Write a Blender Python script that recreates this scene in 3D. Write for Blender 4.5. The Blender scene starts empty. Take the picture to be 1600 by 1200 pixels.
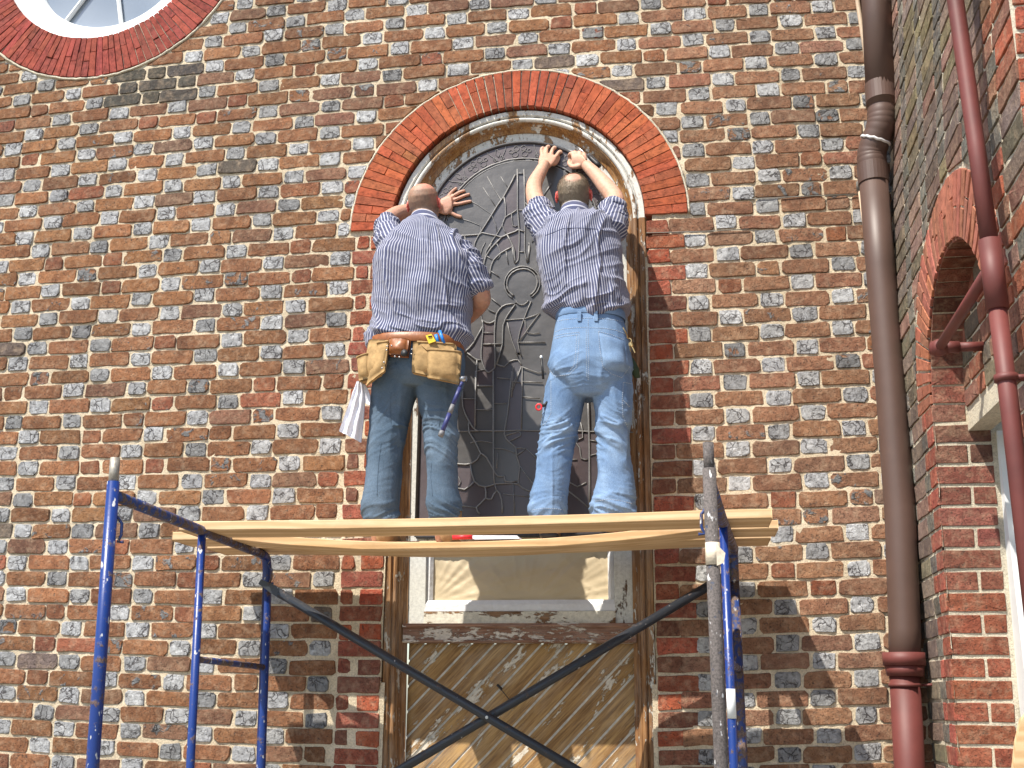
import bpy, bmesh, math, random
import numpy as np
from mathutils import Vector, Matrix
from mathutils.bvhtree import BVHTree
random.seed(7); rng = np.random.default_rng(7)
sc = bpy.context.scene; COL = sc.collection
R = math.radians
# ------------------------------------------------------------------ camera, sky, sun, exposure
FPX = 1735.0; PITCH, YAW, ROLL = 0.2746, -0.1573, 0.0084
CAM = Vector((0, -5.3, 1.6))
fwd = Vector((math.sin(YAW)*math.cos(PITCH), math.cos(YAW)*math.cos(PITCH), math.sin(PITCH)))
_r = Vector((math.cos(YAW), -math.sin(YAW), 0)); _u = _r.cross(fwd)
RT = math.cos(ROLL)*_r + math.sin(ROLL)*_u; UP = -math.sin(ROLL)*_r + math.cos(ROLL)*_u
cd = bpy.data.cameras.new('camera'); cam = bpy.data.objects.new('camera', cd); COL.objects.link(cam)
cd.sensor_width = 36; cd.lens = 36*FPX/1600; cd.clip_end = 500; cd.clip_start = 0.05
m3 = Matrix((RT, UP, -fwd)).transposed(); cam.matrix_world = Matrix.Translation(CAM) @ m3.to_4x4()
sc.camera = cam
SUN_AZ, SUN_EL = R(36), R(55)
sdir = Vector((-math.sin(SUN_AZ)*math.cos(SUN_EL), -math.cos(SUN_AZ)*math.cos(SUN_EL), math.sin(SUN_EL)))
sl = bpy.data.lights.new('sun', 'SUN'); sl.energy = 4.6; sl.angle = R(0.53); sl.color = (1, 0.935, 0.83)
so = bpy.data.objects.new('sun', sl); COL.objects.link(so); so.rotation_euler = sdir.to_track_quat('Z', 'Y').to_euler()
w = bpy.data.worlds.new('World'); sc.world = w; w.use_nodes = True
wn = w.node_tree.nodes; sky = wn.new('ShaderNodeTexSky'); sky.sky_type = 'NISHITA'; sky.sun_disc = False
sky.sun_elevation = SUN_EL; sky.sun_rotation = math.atan2(sdir.x, sdir.y)
w.node_tree.links.new(sky.outputs[0], wn['Background'].inputs[0]); wn['Background'].inputs[1].default_value = 0.125
sc.view_settings.view_transform = 'Standard'; sc.view_settings.look = 'None'; sc.view_settings.gamma = 1
sc.view_settings.exposure = 0.76

def atY(x, y, Y):
    d = fwd*FPX + (x-800)*RT + (600-y)*UP
    return CAM + d*((Y-CAM.y)/d.y)
def atX(x, y, X):
    d = fwd*FPX + (x-800)*RT + (600-y)*UP
    return CAM + d*((X-CAM.x)/d.x)
def depth_px(P): return (Vector(P)-CAM).dot(fwd)

# ------------------------------------------------------------------ object helpers
def link(o, parent=None):
    COL.objects.link(o)
    if parent: o.parent = parent
    return o
def mk(name, V, Fc, mat, parent=None, smooth=False, attrs=None, kind=None):
    me = bpy.data.meshes.new(name); me.from_pydata([tuple(v) for v in V], [], Fc)
    if smooth == 'flat': smooth = False
    if isinstance(mat, (list, tuple)):
        for m in mat: me.materials.append(m)
    else: me.materials.append(mat)
    if smooth: me.shade_smooth()
    for k, (t, a) in (attrs or {}).items():
        at = me.attributes.new(k, t, 'POINT')
        a = np.asarray(a, dtype=np.float32)
        if t == 'FLOAT_COLOR':
            if a.ndim == 1: a = np.tile(a, (len(V), 1))
            at.data.foreach_set('color', a.ravel())
        else: at.data.foreach_set('value', a.ravel())
    o = bpy.data.objects.new(name, me); link(o, parent)
    if kind: o['kind'] = kind
    return o
def tag(o, label, cat, group=None, kind=None):
    o['label'] = label; o['category'] = cat
    if group: o['group'] = group
    if kind: o['kind'] = kind
    return o
def thing(name, label, cat, loc=(0, 0, 0), group=None):
    o = bpy.data.objects.new(name, None); o.empty_display_size = .1; link(o)
    o['_w'] = 0; del o['_w']
    return tag(o, label, cat, group)
class MB:
    def __init__(s): s.V = []; s.F = []; s.A = []
    def add(s, V, F, a=None):
        n = len(s.V); s.V += [tuple(v) for v in V]; s.F += [[i+n for i in f] for f in F]
        if a is not None: s.A += [a]*len(V)
    def box(s, x0, x1, y0, y1, z0, z1):
        V = [(x, y, z) for x in (x0, x1) for y in (y0, y1) for z in (z0, z1)]
        s.add(V, [(0, 1, 3, 2), (4, 6, 7, 5), (0, 4, 5, 1), (2, 3, 7, 6), (0, 2, 6, 4), (1, 5, 7, 3)])
    def tube(s, pts, r, n=10, cap=True, closed=False):
        P = [Vector(p) for p in pts]; k = len(P); rr = r if isinstance(r, (list, tuple)) else [r]*k
        base = len(s.V); ref = None
        for i, p in enumerate(P):
            if closed: t = (P[(i+1) % k]-P[i-1]).normalized()
            else: t = (P[min(i+1, k-1)]-P[max(i-1, 0)]).normalized()
            if ref is None: ref = t.orthogonal().normalized()
            a = (ref-t*ref.dot(t)).normalized(); ref = a; b = t.cross(a)
            for j in range(n):
                th = 2*math.pi*j/n; s.V.append(tuple(p+(a*math.cos(th)+b*math.sin(th))*rr[i]))
        for i in range(k if closed else k-1):
            q = (i+1) % k
            for j in range(n):
                s.F.append([base+i*n+j, base+i*n+(j+1) % n, base+q*n+(j+1) % n, base+q*n+j])
        if cap and not closed:
            s.F.append([base+j for j in range(n)][::-1]); s.F.append([base+(k-1)*n+j for j in range(n)])
    def loft(s, rings, n=22, power=2.3, cap=True):
        """rings: (centre, half vector a, half vector b)"""
        base = len(s.V)
        for c, a, b in rings:
            for j in range(n):
                th = 2*math.pi*j/n; ct, st = math.cos(th), math.sin(th)
                k = (abs(ct)**power+abs(st)**power)**(-1/power)
                s.V.append(tuple(Vector(c)+Vector(a)*(ct*k)+Vector(b)*(st*k)))
        for i in range(len(rings)-1):
            for j in range(n):
                s.F.append([base+i*n+j, base+i*n+(j+1) % n, base+(i+1)*n+(j+1) % n, base+(i+1)*n+j])
        if cap:
            s.F.append([base+j for j in range(n)][::-1]); s.F.append([base+(len(rings)-1)*n+j for j in range(n)])
    def ball(s, c, rx, ry, rz, nu=14, nv=9):
        base = len(s.V); c = Vector(c)
        for i in range(1, nv):
            ph = math.pi*i/nv
            for j in range(nu):
                th = 2*math.pi*j/nu
                s.V.append((c.x+rx*math.sin(ph)*math.cos(th), c.y+ry*math.sin(ph)*math.sin(th), c.z+rz*math.cos(ph)))
        s.V.append((c.x, c.y, c.z+rz)); s.V.append((c.x, c.y, c.z-rz)); T = len(s.V)-2
        for i in range(nv-2):
            for j in range(nu):
                s.F.append([base+i*nu+j, base+(i+1)*nu+j, base+(i+1)*nu+(j+1) % nu, base+i*nu+(j+1) % nu])
        for j in range(nu):
            s.F.append([T, base+j, base+(j+1) % nu]); s.F.append([T+1, base+(nv-2)*nu+(j+1) % nu, base+(nv-2)*nu+j])
    def build(s, name, mat, parent=None, smooth=False, kind=None):
        return mk(name, s.V, s.F, mat, parent, smooth, kind=kind)
def catmull(pts, n=6):
    P = [Vector(p) for p in pts]; out = []
    for i in range(len(P)-1):
        a, b, c, d = P[max(i-1, 0)], P[i], P[i+1], P[min(i+2, len(P)-1)]
        for k in range(n):
            t = k/n; out.append(.5*((2*b)+(c-a)*t+(2*a-5*b+4*c-d)*t*t+(3*b-a-3*c+d)*t**3))
    out.append(P[-1]); return out
# vectorised value noise
_tab = rng.random(4096).astype(np.float64)
def vnoise(P):
    P = np.asarray(P, dtype=np.float64); I = np.floor(P).astype(np.int64); f = P-I; f = f*f*(3-2*f); out = 0
    for dx in (0, 1):
        for dy in (0, 1):
            for dz in (0, 1):
                h = ((I[:, 0]+dx)*73856093 ^ (I[:, 1]+dy)*19349663 ^ (I[:, 2]+dz)*83492791) & 4095
                wgt = (f[:, 0] if dx else 1-f[:, 0])*(f[:, 1] if dy else 1-f[:, 1])*(f[:, 2] if dz else 1-f[:, 2])
                out = out+_tab[h]*wgt
    return out*2-1
# ------------------------------------------------------------------ materials
class NT:
    def __init__(s, name):
        s.m = bpy.data.materials.new(name); s.m.use_nodes = True; s.t = s.m.node_tree; s.n = s.t.nodes
        s.b = s.n['Principled BSDF']; s.co = s.n.new('ShaderNodeTexCoord').outputs['Object']
    def L(s, a, b): s.t.links.new(a, b)
    def set(s, i, v):
        if hasattr(v, 'is_output') or isinstance(v, bpy.types.NodeSocket): s.L(v, i)
        else: i.default_value = v
    def attr(s, name, out='Color'):
        a = s.n.new('ShaderNodeAttribute'); a.attribute_name = name; return a.outputs[out]
    def map(s, scale=(1, 1, 1), rot=(0, 0, 0), src=None):
        a = s.n.new('ShaderNodeMapping'); a.inputs['Scale'].default_value = scale; a.inputs['Rotation'].default_value = rot
        s.L(src or s.co, a.inputs[0]); return a.outputs[0]
    def noise(s, scale, detail=4, rough=.55, vec=None, dist=0):
        a = s.n.new('ShaderNodeTexNoise'); a.inputs['Scale'].default_value = scale; a.inputs['Detail'].default_value = detail
        a.inputs['Roughness'].default_value = rough; a.inputs['Distortion'].default_value = dist; s.L(vec or s.co, a.inputs['Vector']); return a.outputs['Fac']
    def vor(s, scale, feature='F1', vec=None):
        a = s.n.new('ShaderNodeTexVoronoi'); a.feature = feature; a.inputs['Scale'].default_value = scale; s.L(vec or s.co, a.inputs['Vector']); return a.outputs['Distance']
    def ramp(s, fac, stops):
        a = s.n.new('ShaderNodeValToRGB'); e = a.color_ramp.elements
        while len(e) < len(stops): e.new(.5)
        for q, (p, c) in zip(e, stops): q.position = p; q.color = (*c, 1) if isinstance(c, tuple) else (c, c, c, 1)
        s.L(fac, a.inputs[0]); return a.outputs[0]
    def math(s, op, a, b=0., c=None):
        m = s.n.new('ShaderNodeMath'); m.operation = op; s.set(m.inputs[0], a); s.set(m.inputs[1], b)
        if c is not None: s.set(m.inputs[2], c)
        return m.outputs[0]
    def mix(s, f, a, b, mode='MIX'):
        m = s.n.new('ShaderNodeMix'); m.data_type = 'RGBA'; m.blend_type = mode; s.set(m.inputs[0], f)
        for i, v in ((6, a), (7, b)):
            s.set(m.inputs[i], (*v, 1) if isinstance(v, tuple) and len(v) == 3 else v)
        return m.outputs[2]
    def bump(s, h, dist, strength=1., nrm=None):
        b = s.n.new('ShaderNodeBump'); b.inputs['Distance'].default_value = dist; b.inputs['Strength'].default_value = strength
        s.L(h, b.inputs['Height'])
        if nrm: s.L(nrm, b.inputs['Normal'])
        return b.outputs[0]
    def out(s, col, rough=.8, nrm=None, spec=.5, metal=0):
        s.set(s.b.inputs['Base Color'], (*col, 1) if isinstance(col, tuple) else col); s.set(s.b.inputs['Roughness'], rough)
        s.b.inputs['Specular IOR Level'].default_value = spec; s.set(s.b.inputs['Metallic'], metal)
        if nrm: s.L(nrm, s.b.inputs['Normal'])
        return s.m
def pos(t):
    g = t.n.new('ShaderNodeNewGeometry'); return g.outputs['Position']
def M_brick():
    t = NT('old_brick'); P = pos(t); tint = t.attr('tint'); gl = t.attr('glaze', 'Fac')
    n1 = t.noise(38, 6, .65, P); n2 = t.noise(9, 4, .6, P); n3 = t.noise(160, 3, .6, P)
    c = t.mix(1, tint, t.ramp(n1, [(.25, .7), (.5, 1.), (.75, 1.28)]), 'MULTIPLY')
    c = t.mix(t.ramp(n2, [(.45, 0.), (.64, .7)]), c, t.mix(1, tint, (.55, .5, .52), 'MULTIPLY'))
    c = t.mix(t.ramp(n3, [(.30, .6), (.44, 0.)]), c, (.05, .035, .03))
    pit = t.noise(62, 3, .6, P); c = t.mix(t.ramp(pit, [(.30, .85), (.38, 0.)]), c, (.055, .035, .028))
    dust = t.noise(24, 5, .7, P); c = t.mix(t.ramp(dust, [(.48, 0.), (.75, .42)]), c, (.50, .37, .25))
    # glaze: grey vitrified skin, chipped away in patches
    gn = t.noise(19, 4, .6, P, .6); mask = t.math('ADD', gn, t.math('MULTIPLY', t.math('SUBTRACT', gl, .5), .9))
    mask = t.ramp(mask, [(.47, 0.), (.53, 1.)])
    gcol = t.ramp(t.noise(27, 5, .7, P), [(.30, (.24, .24, .245)), (.5, (.40, .405, .41)), (.68, (.56, .57, .58))])
    big = t.ramp(t.noise(5.5, 2, .5, P), [(.38, (.8, .8, .82)), (.6, (1.05, 1.05, 1.05))]); gcol = t.mix(1, gcol, big, 'MULTIPLY')
    gcol = t.mix(1, gcol, t.ramp(gl, [(.75, (.42, .415, .41)), (.93, (.97, .97, .97))]), 'MULTIPLY')
    nz = t.n.new('ShaderNodeTexNoise'); nz.inputs['Scale'].default_value = 14; nz.inputs['Detail'].default_value = 4; t.L(P, nz.inputs['Vector'])
    wp = t.n.new('ShaderNodeVectorMath'); wp.operation = 'MULTIPLY_ADD'; t.L(nz.outputs['Color'], wp.inputs[0]); wp.inputs[1].default_value = (.11, .11, .11); t.L(P, wp.inputs[2])
    crk = t.ramp(t.math('ADD', t.vor(21, 'DISTANCE_TO_EDGE', wp.outputs[0]), t.math('MULTIPLY', t.ramp(t.noise(11, 2, .5, P), [(.46, 0.), (.60, 1.)]), .09)), [(.012, 0.), (.075, 1.)])
    crk = t.math('MULTIPLY', crk, t.ramp(n1, [(.33, .25), (.42, 1.)]))
    gcol = t.mix(crk, t.mix(1, gcol, (.22, .20, .20), 'MULTIPLY'), gcol)
    c = t.mix(mask, c, gcol)
    soil = t.noise(1.15, 4, .62, P); c = t.mix(1, c, t.ramp(soil, [(.34, (.86, .84, .82)), (.52, (1.02, 1.02, 1.02)), (.68, (1.12, 1.10, 1.08))]), 'MULTIPLY')
    h = t.math('ADD', t.math('MULTIPLY', n1, 1.), t.math('MULTIPLY', t.ramp(n3, [(.3, 0.), (.45, 1.)]), .35))
    h = t.math('ADD', h, t.math('MULTIPLY', t.math('MULTIPLY', crk, mask), .35))
    h = t.math('ADD', h, t.math('MULTIPLY', mask, .18))
    return t.out(c, t.mix(mask, (.9, .9, .9), (.55, .55, .55)), t.bump(h, .0085), .3)
def M_mortar(name, a, b, bright=.0):
    t = NT(name); P = pos(t); n = t.noise(120, 5, .7, P); m = t.noise(6, 3, .6, P); g = t.noise(420, 2, .6, P)
    c = t.mix(t.ramp(m, [(.4, 0.), (.62, 1.)]), a, b); c = t.mix(1, c, t.ramp(n, [(.3, .6), (.55, 1.05)]), 'MULTIPLY')
    c = t.mix(t.ramp(g, [(.3, .5), (.42, 0.)]), c, (.16, .13, .10))
    c = t.mix(1, c, t.ramp(t.noise(1.15, 4, .62, P), [(.34, (.86, .84, .81)), (.52, (1., 1., 1.))]), 'MULTIPLY')
    return t.out(c, .95, t.bump(t.math('ADD', n, t.math('MULTIPLY', g, .4)), .007), .1)
def M_rub():
    t = NT('rubbed_red_brick'); P = pos(t); tint = t.attr('tint'); n = t.noise(30, 5, .6, P); n3 = t.noise(110, 3, .6, P)
    c = t.mix(1, tint, t.ramp(n, [(.3, .6), (.5, 1.), (.75, 1.25)]), 'MULTIPLY')
    c = t.mix(t.ramp(n3, [(.27, .8), (.36, 0.)]), c, (.04, .02, .02))
    crk = t.ramp(t.vor(14, 'DISTANCE_TO_EDGE', t.mix(.12, P, t.n.new('ShaderNodeTexNoise').outputs['Color'])), [(.0, .7), (.012, 0.)])
    c = t.mix(crk, c, (.07, .03, .02))
    return t.out(c, .88, t.bump(t.math('SUBTRACT', n, crk), .003), .25)
def M_peel(name, wood, dark, paint, amt, axis='Z', ps=14, rough=.75):
    """stripped wood with leftover paint; grain runs along the axis"""
    t = NT(name); P = pos(t)
    st = {'Z': (1, 1, .06), 'X': (.06, 1, 1)}.get(axis)
    if axis == 'D': v = t.map((1, 1, .06), (0, 0, 0), t.map((1, 1, 1), (0, R(-45), 0), P)); st2 = t.map((1, 1, .3), (0, 0, 0), t.map((1, 1, 1), (0, R(-45), 0), P))
    else: v = t.map(st, (0, 0, 0), P); st2 = t.map(tuple(.35 if q < 1 else 1 for q in st), (0, 0, 0), P)
    g = t.noise(130, 4, .65, v); g2 = t.noise(22, 3, .6, v)
    c = t.mix(t.ramp(g, [(.35, 0.), (.62, 1.)]), dark, wood); c = t.mix(t.ramp(g2, [(.4, .6), (.6, 0.)]), c, t.mix(1, c, (.55, .45, .4), 'MULTIPLY'))
    bl = t.noise(ps, 7, .72, st2, .3); fine = t.noise(90, 3, .7, st2)
    pm = t.math('ADD', bl, t.math('MULTIPLY', t.math('SUBTRACT', fine, .5), .22)); e = .72-amt*.42
    pm = t.ramp(pm, [(e, 0.), (min(e+.025, .99), 1.)])
    pc = t.mix(1, paint, t.ramp(t.noise(60, 4, .7, P), [(.3, .75), (.6, 1.05)]), 'MULTIPLY')
    haze = t.ramp(t.noise(ps*.8, 5, .7, st2), [(.45, 0.), (.75, .45)])
    c = t.mix(haze, c, t.mix(.5, c, paint)); c = t.mix(pm, c, pc)
    return t.out(c, rough, t.bump(t.math('ADD', t.math('MULTIPLY', pm, .9), t.math('MULTIPLY', g, .5)), .003), .3)
def M_tube(name, paint, rust, amt, rough=.35, wear=.08):
    t = NT(name); P = pos(t); n = t.noise(26, 6, .7, P); f = t.noise(150, 3, .6, P)
    e = .75-amt*.45; m = t.ramp(n, [(e, 0.), (e+.06, 1.)]); rc = t.mix(t.ramp(f, [(.35, 0.), (.6, 1.)]), rust, tuple(q*2.2 for q in rust))
    c = t.mix(m, paint, rc); c = t.mix(t.ramp(t.noise(55, 2, .5, t.map((1, 1, .5), (0, 0, 0), P)), [(.74-wear, 0.), (.78-wear, 1.)]), c, (.5, .5, .5))
    return t.out(c, t.mix(m, (rough,)*3, (.85,)*3), t.bump(t.math('ADD', m, t.math('MULTIPLY', f, .4)), .0008), .5)
def M_plain(name, col, rough=.6, spec=.4, metal=0, ns=60, var=.25, bump=.0008):
    t = NT(name); P = t.co; n = t.noise(ns, 4, .6, P)
    c = t.mix(1, col, t.ramp(n, [(.25, 1-var), (.75, 1+var)]), 'MULTIPLY')
    return t.out(c, rough, t.bump(n, bump) if bump else None, spec, metal)
def M_lumber():
    t = NT('pine_lumber'); P = pos(t); v = t.map((.09, 1, 1), (0, 0, 0), P)
    wv = t.n.new('ShaderNodeTexWave'); wv.wave_type = 'RINGS'; wv.rings_direction = 'X'; wv.inputs['Scale'].default_value = 9; wv.inputs['Distortion'].default_value = 7
    wv.inputs['Detail'].default_value = 3; wv.inputs['Detail Scale'].default_value = 1.2; t.L(v, wv.inputs['Vector'])
    n = t.noise(60, 4, .6, v); c = t.mix(t.ramp(wv.outputs['Fac'], [(.2, 0.), (.9, 1.)]), (.74, .53, .315), (.60, .395, .21))
    c = t.mix(t.ramp(n, [(.35, .4), (.6, 0.)]), c, (.58, .38, .18))
    st_ = t.ramp(t.noise(9, 5, .7, t.map((.3, 1, 1), (0, 0, 0), P)), [(.52, 0.), (.7, .4)]); c = t.mix(st_, c, (.36, .22, .11)); kn = t.ramp(t.vor(3.2, 'F1', t.map((.55, 1, 1), (0, 0, 0), P)), [(.05, 1.), (.10, 0.)]); c = t.mix(kn, c, (.16, .07, .03))
    return t.out(c, .65, t.bump(n, .0006), .3)
def M_skin():
    t = NT('skin'); P = t.co; n = t.noise(45, 5, .6, P); c = t.mix(1, t.attr('pc'), t.ramp(n, [(.3, .85), (.7, 1.12)]), 'MULTIPLY')
    c = t.mix(t.ramp(t.noise(14, 3, .6, P), [(.5, 0.), (.7, .25)]), c, (.6, .22, .16))
    t.b.inputs['Subsurface Weight'].default_value = .12; t.b.inputs['Subsurface Radius'].default_value = (.012, .004, .002); t.b.inputs['Subsurface Scale'].default_value = 1
    return t.out(c, .5, t.bump(t.math('ADD', n, t.noise(300, 2, .5, P)), .0012), .35)
def M_shirt():
    t = NT('striped_shirt_cloth'); su = t.attr('su', 'Fac'); P = t.co
    jit = t.math('MULTIPLY', t.math('SUBTRACT', t.noise(20, 2, .5, P), .5), .1)
    ph = t.math('FRACT', t.math('ADD', t.math('MULTIPLY', su, 1/.0128), jit))
    d = t.math('ABSOLUTE', t.math('SUBTRACT', ph, .5)); st = t.ramp(d, [(.12, 1.), (.185, 0.)])
    blue = t.mix(t.ramp(t.noise(300, 2, .5, P), [(.3, 0.), (.7, 1.)]), (.052, .060, .120), (.085, .098, .18))
    c = t.mix(st, blue, (.47, .48, .55)); c = t.mix(t.ramp(t.noise(8, 3, .6, P), [(.4, .12), (.6, 0.)]), c, (.16, .14, .16))
    t.b.inputs['Sheen Weight'].default_value = .15
    return t.out(c, .9, t.bump(t.noise(500, 2, .5, P), .0006), .15)
def M_denim(name, a, b, c2):
    t = NT(name); P = t.co; n = t.noise(7, 4, .6, P); v = t.map((1, 1, .25), (0, 0, 0), P); tw = t.noise(520, 2, .6, v)
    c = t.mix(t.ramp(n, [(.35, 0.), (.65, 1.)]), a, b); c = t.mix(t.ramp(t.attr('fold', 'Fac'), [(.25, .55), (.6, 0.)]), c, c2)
    c = t.mix(1, c, t.ramp(tw, [(.3, .78), (.7, 1.18)]), 'MULTIPLY')
    return t.out(c, .92, t.bump(t.math('ADD', tw, t.noise(120, 3, .6, P)), .0012), .12)
BR = M_brick(); RUB = M_rub()
MORT = M_mortar('lime_mortar', (.76, .645, .475), (.63, .53, .38)); MORT2 = M_mortar('new_mortar', (.78, .71, .56), (.66, .60, .48))
FRAMEW = M_peel('stripped_frame_wood', (.37, .20, .085), (.14, .065, .028), (.62, .59, .52), .34, 'Z', 16)
ARCHW = M_peel('half_stripped_arch_wood', (.40, .24, .11), (.17, .08, .035), (.66, .65, .60), .66, 'Z', 9)
COVEW = M_peel('amber_arch_wood', (.46, .25, .085), (.19, .085, .03), (.66, .63, .56), .34, 'Z', 12)
STILEW = M_peel('flaking_white_stile', (.20, .12, .07), (.07, .045, .03), (.60, .60, .56), .80, 'Z', 9)
RAILW = M_peel('flaking_white_rail', (.30, .16, .07), (.12, .06, .03), (.66, .62, .52), .52, 'X', 10)
TRANW = M_peel('worn_transom_wood', (.36, .20, .13), (.16, .08, .055), (.62, .55, .48), .46, 'X', 20)
BOARDW = M_peel('stripped_board_wood', (.47, .29, .115), (.23, .13, .052), (.64, .58, .48), .34, 'D', 10)
PAINT = M_plain('wet_white_paint', (.66, .66, .67), .45, .5, 0, 40, .08, .004)
WHITE = M_plain('white_joinery_paint', (.70, .72, .72), .5, .4, 0, 9, .06, .001)
BLUE = M_tube('blue_scaffold_paint', (.008, .034, .185), (.07, .045, .04), .40)
BLUE2 = M_tube('dull_blue_scaffold_paint', (.02, .045, .17), (.075, .05, .04), .62)
RUSTY = M_tube('rusty_grey_scaffold_tube', (.022, .036, .075), (.058, .050, .047), .95, .5)
BRACE = M_tube('dark_brace_tube', (.022, .026, .034), (.05, .035, .03), .35, .4, .03)
PIN = M_plain('galvanised_pin', (.34, .31, .26), .5, .5, .5, 80, .3)
LUM = M_lumber()
LEAD = M_plain('lead_came', (.20, .195, .19), .5, .5, .35, 200, .35, .001)
SKIN = M_skin(); SHIRT = M_shirt()
DEN1 = M_denim('dark_denim', (.082, .125, .178), (.132, .185, .250), (.058, .09, .135))
DEN2 = M_denim('light_denim', (.145, .235, .395), (.245, .355, .52), (.10, .175, .31))
STITCH = M_plain('pale_stitching', (.55, .58, .60), .8, .2, 0, 300, .5)
SUEDE = M_plain('tan_suede', (.36, .235, .11), .9, .15, 0, 30, .32, .003)
LEATH = M_plain('brown_leather', (.25, .085, .025), .4, .4, 0, 50, .3, .001)
BLACK = M_plain('black_rubber', (.02, .02, .022), .5, .4); STEEL = M_plain('worn_steel', (.42, .42, .42), .35, .5, .9)
GREYP = M_plain('grey_plastic', (.17, .17, .18), .5); BLUEP = M_plain('blue_grip', (.035, .042, .15), .45); YEL = M_plain('yellow_plastic', (.75, .52, .03), .4)
CYAN = M_plain('bright_blue_plastic', (.02, .2, .62), .4); REDP = M_plain('red_plastic', (.65, .03, .04), .4); BRASS = M_plain('brass_keys', (.6, .45, .22), .35, .5, .9)
CLOTH = M_plain('white_towel', (.72, .72, .78), .95, .1, 0, 220, .12, .003); BOOT = M_plain('tan_boot_leather', (.30, .18, .09), .7, .3)
BROWNP = M_plain('brown_downpipe_paint', (.092, .054, .042), .5, .5, 0, 3, .22, 0); REDPIPE = M_plain('oxblood_pipe_paint', (.135, .033, .028), .58, .5, 0, 5, .28, .0008)
BATT = M_plain('buff_conduit_paint', (.5, .38, .27), .6, .3, 0, 20, .2); GREYC = M_plain('weathered_grey_conduit', (.2, .185, .16), .6, .3, 0, 20, .3)

# ------------------------------------------------------------------ brickwork
XC, ZC, KAP, CH, MOD, TILT = -1.343, 3.266, .0050, .0850, .381, .003
def warp(x, z):
    ex, ez = x-XC, z-ZC; ez += TILT*ex; k = 1.
    for _ in range(4): k = 1-KAP*(ex*ex+ez*ez)*k*k
    return XC+ex*k, ZC+ez*k
def clip_poly(poly, keep):
    """Sutherland-Hodgman against a half plane a*x+b*z<=c"""
    a, b, c = keep; out = []
    for i, p in enumerate(poly):
        q = poly[(i+1) % len(poly)]; dp = a*p[0]+b*p[1]-c; dq = a*q[0]+b*q[1]-c
        if dp <= 0: out.append(p)
        if dp*dq < 0: t = dp/(dp-dq); out.append((p[0]+(q[0]-p[0])*t, p[1]+(q[1]-p[1])*t))
    return out
def area(poly): return .5*abs(sum(poly[i][0]*poly[(i+1) % len(poly)][1]-poly[(i+1) % len(poly)][0]*poly[i][1] for i in range(len(poly))))
def brick_mesh(poly, proud=.009, rc=.009, bev=.005, rough=.0018, back=.03, bulge=.0):
    """poly: CCW corners in the wall's plane (u, v); returns V (u, d, v) and F; d negative is out of the wall"""
    pts = []; n = len(poly)
    for i in range(n):
        p = Vector(poly[i]); a = Vector(poly[i-1]); b = Vector(poly[(i+1) % n]); r = rc*random.uniform(.3, 1.8)
        ta = (a-p); tb = (b-p); la, lb = ta.length, tb.length
        if la < 1e-4 or lb < 1e-4: continue
        pts.append(p+ta/la*min(r, la*.35)); pts.append(p+tb/lb*min(r, lb*.35))
        if lb > .15: pts += [p+tb*random.uniform(.28, .40), p+tb*random.uniform(.6, .72)]
    m = len(pts); c = sum(pts, Vector((0, 0)))/m
    if m < 5: return None
    V = []
    pts = [p+Vector((random.gauss(0, rough), random.gauss(0, rough))) for p in pts]
    tx, tz = random.gauss(0, .012), random.gauss(0, .02)
    def dd(p, base): return base+tx*(p.x-c.x)+tz*(p.y-c.y)
    for p in pts:
        q = p+(c-p).normalized()*bev*random.uniform(.8, 1.3); V.append((q.x, dd(q, -proud)+random.gauss(0, .0007), q.y))
    for p in pts: V.append((p.x, dd(p, -proud+bev*.9), p.y))
    for p in pts: V.append((p.x, back, p.y))
    V.append((c.x, dd(c, -proud-bulge), c.y)); C = 3*m
    F = [[C, i, (i+1) % m] for i in range(m)]
    for k in (0, 1):
        F += [[k*m+i, (k+1)*m+i, (k+1)*m+(i+1) % m, k*m+(i+1) % m] for i in range(m)]
    return V, F
class Bricks:
    """collects bricks; the 300 that show largest become parts, the rest one stuff mesh"""
    def __init__(s, to_world): s.L = []; s.w = to_world
    def add(s, poly, tint, glaze=0., name='brick', mat=None, **kw):
        r = brick_mesh(poly, **kw)
        if not r: return
        V = [s.w(*v) for v in r[0]]; c = Vector(V[-1]); z = max(depth_px(c), .3); d = (c-CAM)
        sx = 800+FPX*d.dot(RT)/z; sy = 600-FPX*d.dot(UP)/z
        inv = -30 < sx < 1630 and -30 < sy < 1230
        s.L.append((area(poly)/z/z*(1 if inv else .001)*s.facing(c), V, r[1], tint, glaze, name, mat or BR))
    def facing(s, c): return 1
    def flush(s, parent, restname, keep=300):
        by = {}
        for b in s.L: by.setdefault(b[5], []).append(b)
        for name, L in by.items():
            L.sort(key=lambda b: -b[0])
            for b in L[:keep]:
                mk(name, b[1], b[2], b[6], parent, False, {'tint': ('FLOAT_COLOR', (*b[3], 1)), 'glaze': ('FLOAT', [b[4]]*len(b[1]))})
            rest = L[keep:]
            if rest:
                V = []; F = []; T = []; G = []
                for b in rest:
                    n = len(V); V += b[1]; F += [[i+n for i in f] for f in b[2]]; T += [(*b[3], 1)]*len(b[1]); G += [b[4]]*len(b[1])
                o = mk(restname, V, F, rest[0][6], parent, False, {'tint': ('FLOAT_COLOR', T), 'glaze': ('FLOAT', G)}); o['kind'] = 'stuff'
def vary(c, s=.12, h=.05):
    k = random.gauss(1, s); return tuple(max(.01, q*k*random.gauss(1, h)) for q in c)
def stretcher_tint(x, z):
    r = random.random()
    if r < .80: c = (.235, .108, .052)
    elif r < .84: c = (.27, .092, .052)
    elif r < .975: c = (.195, .10, .062)
    else: c = (.13, .10, .085)
    if x > -.1: c = tuple(p*.55+q*.45 for p, q in zip(c, (.25, .140, .090)))
    if x < -2.7 and z > 3.6: c = tuple(p*.6+q*.4 for p, q in zip(c, (.28, .125, .052)))
    return vary(c, .12, .022)
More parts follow.
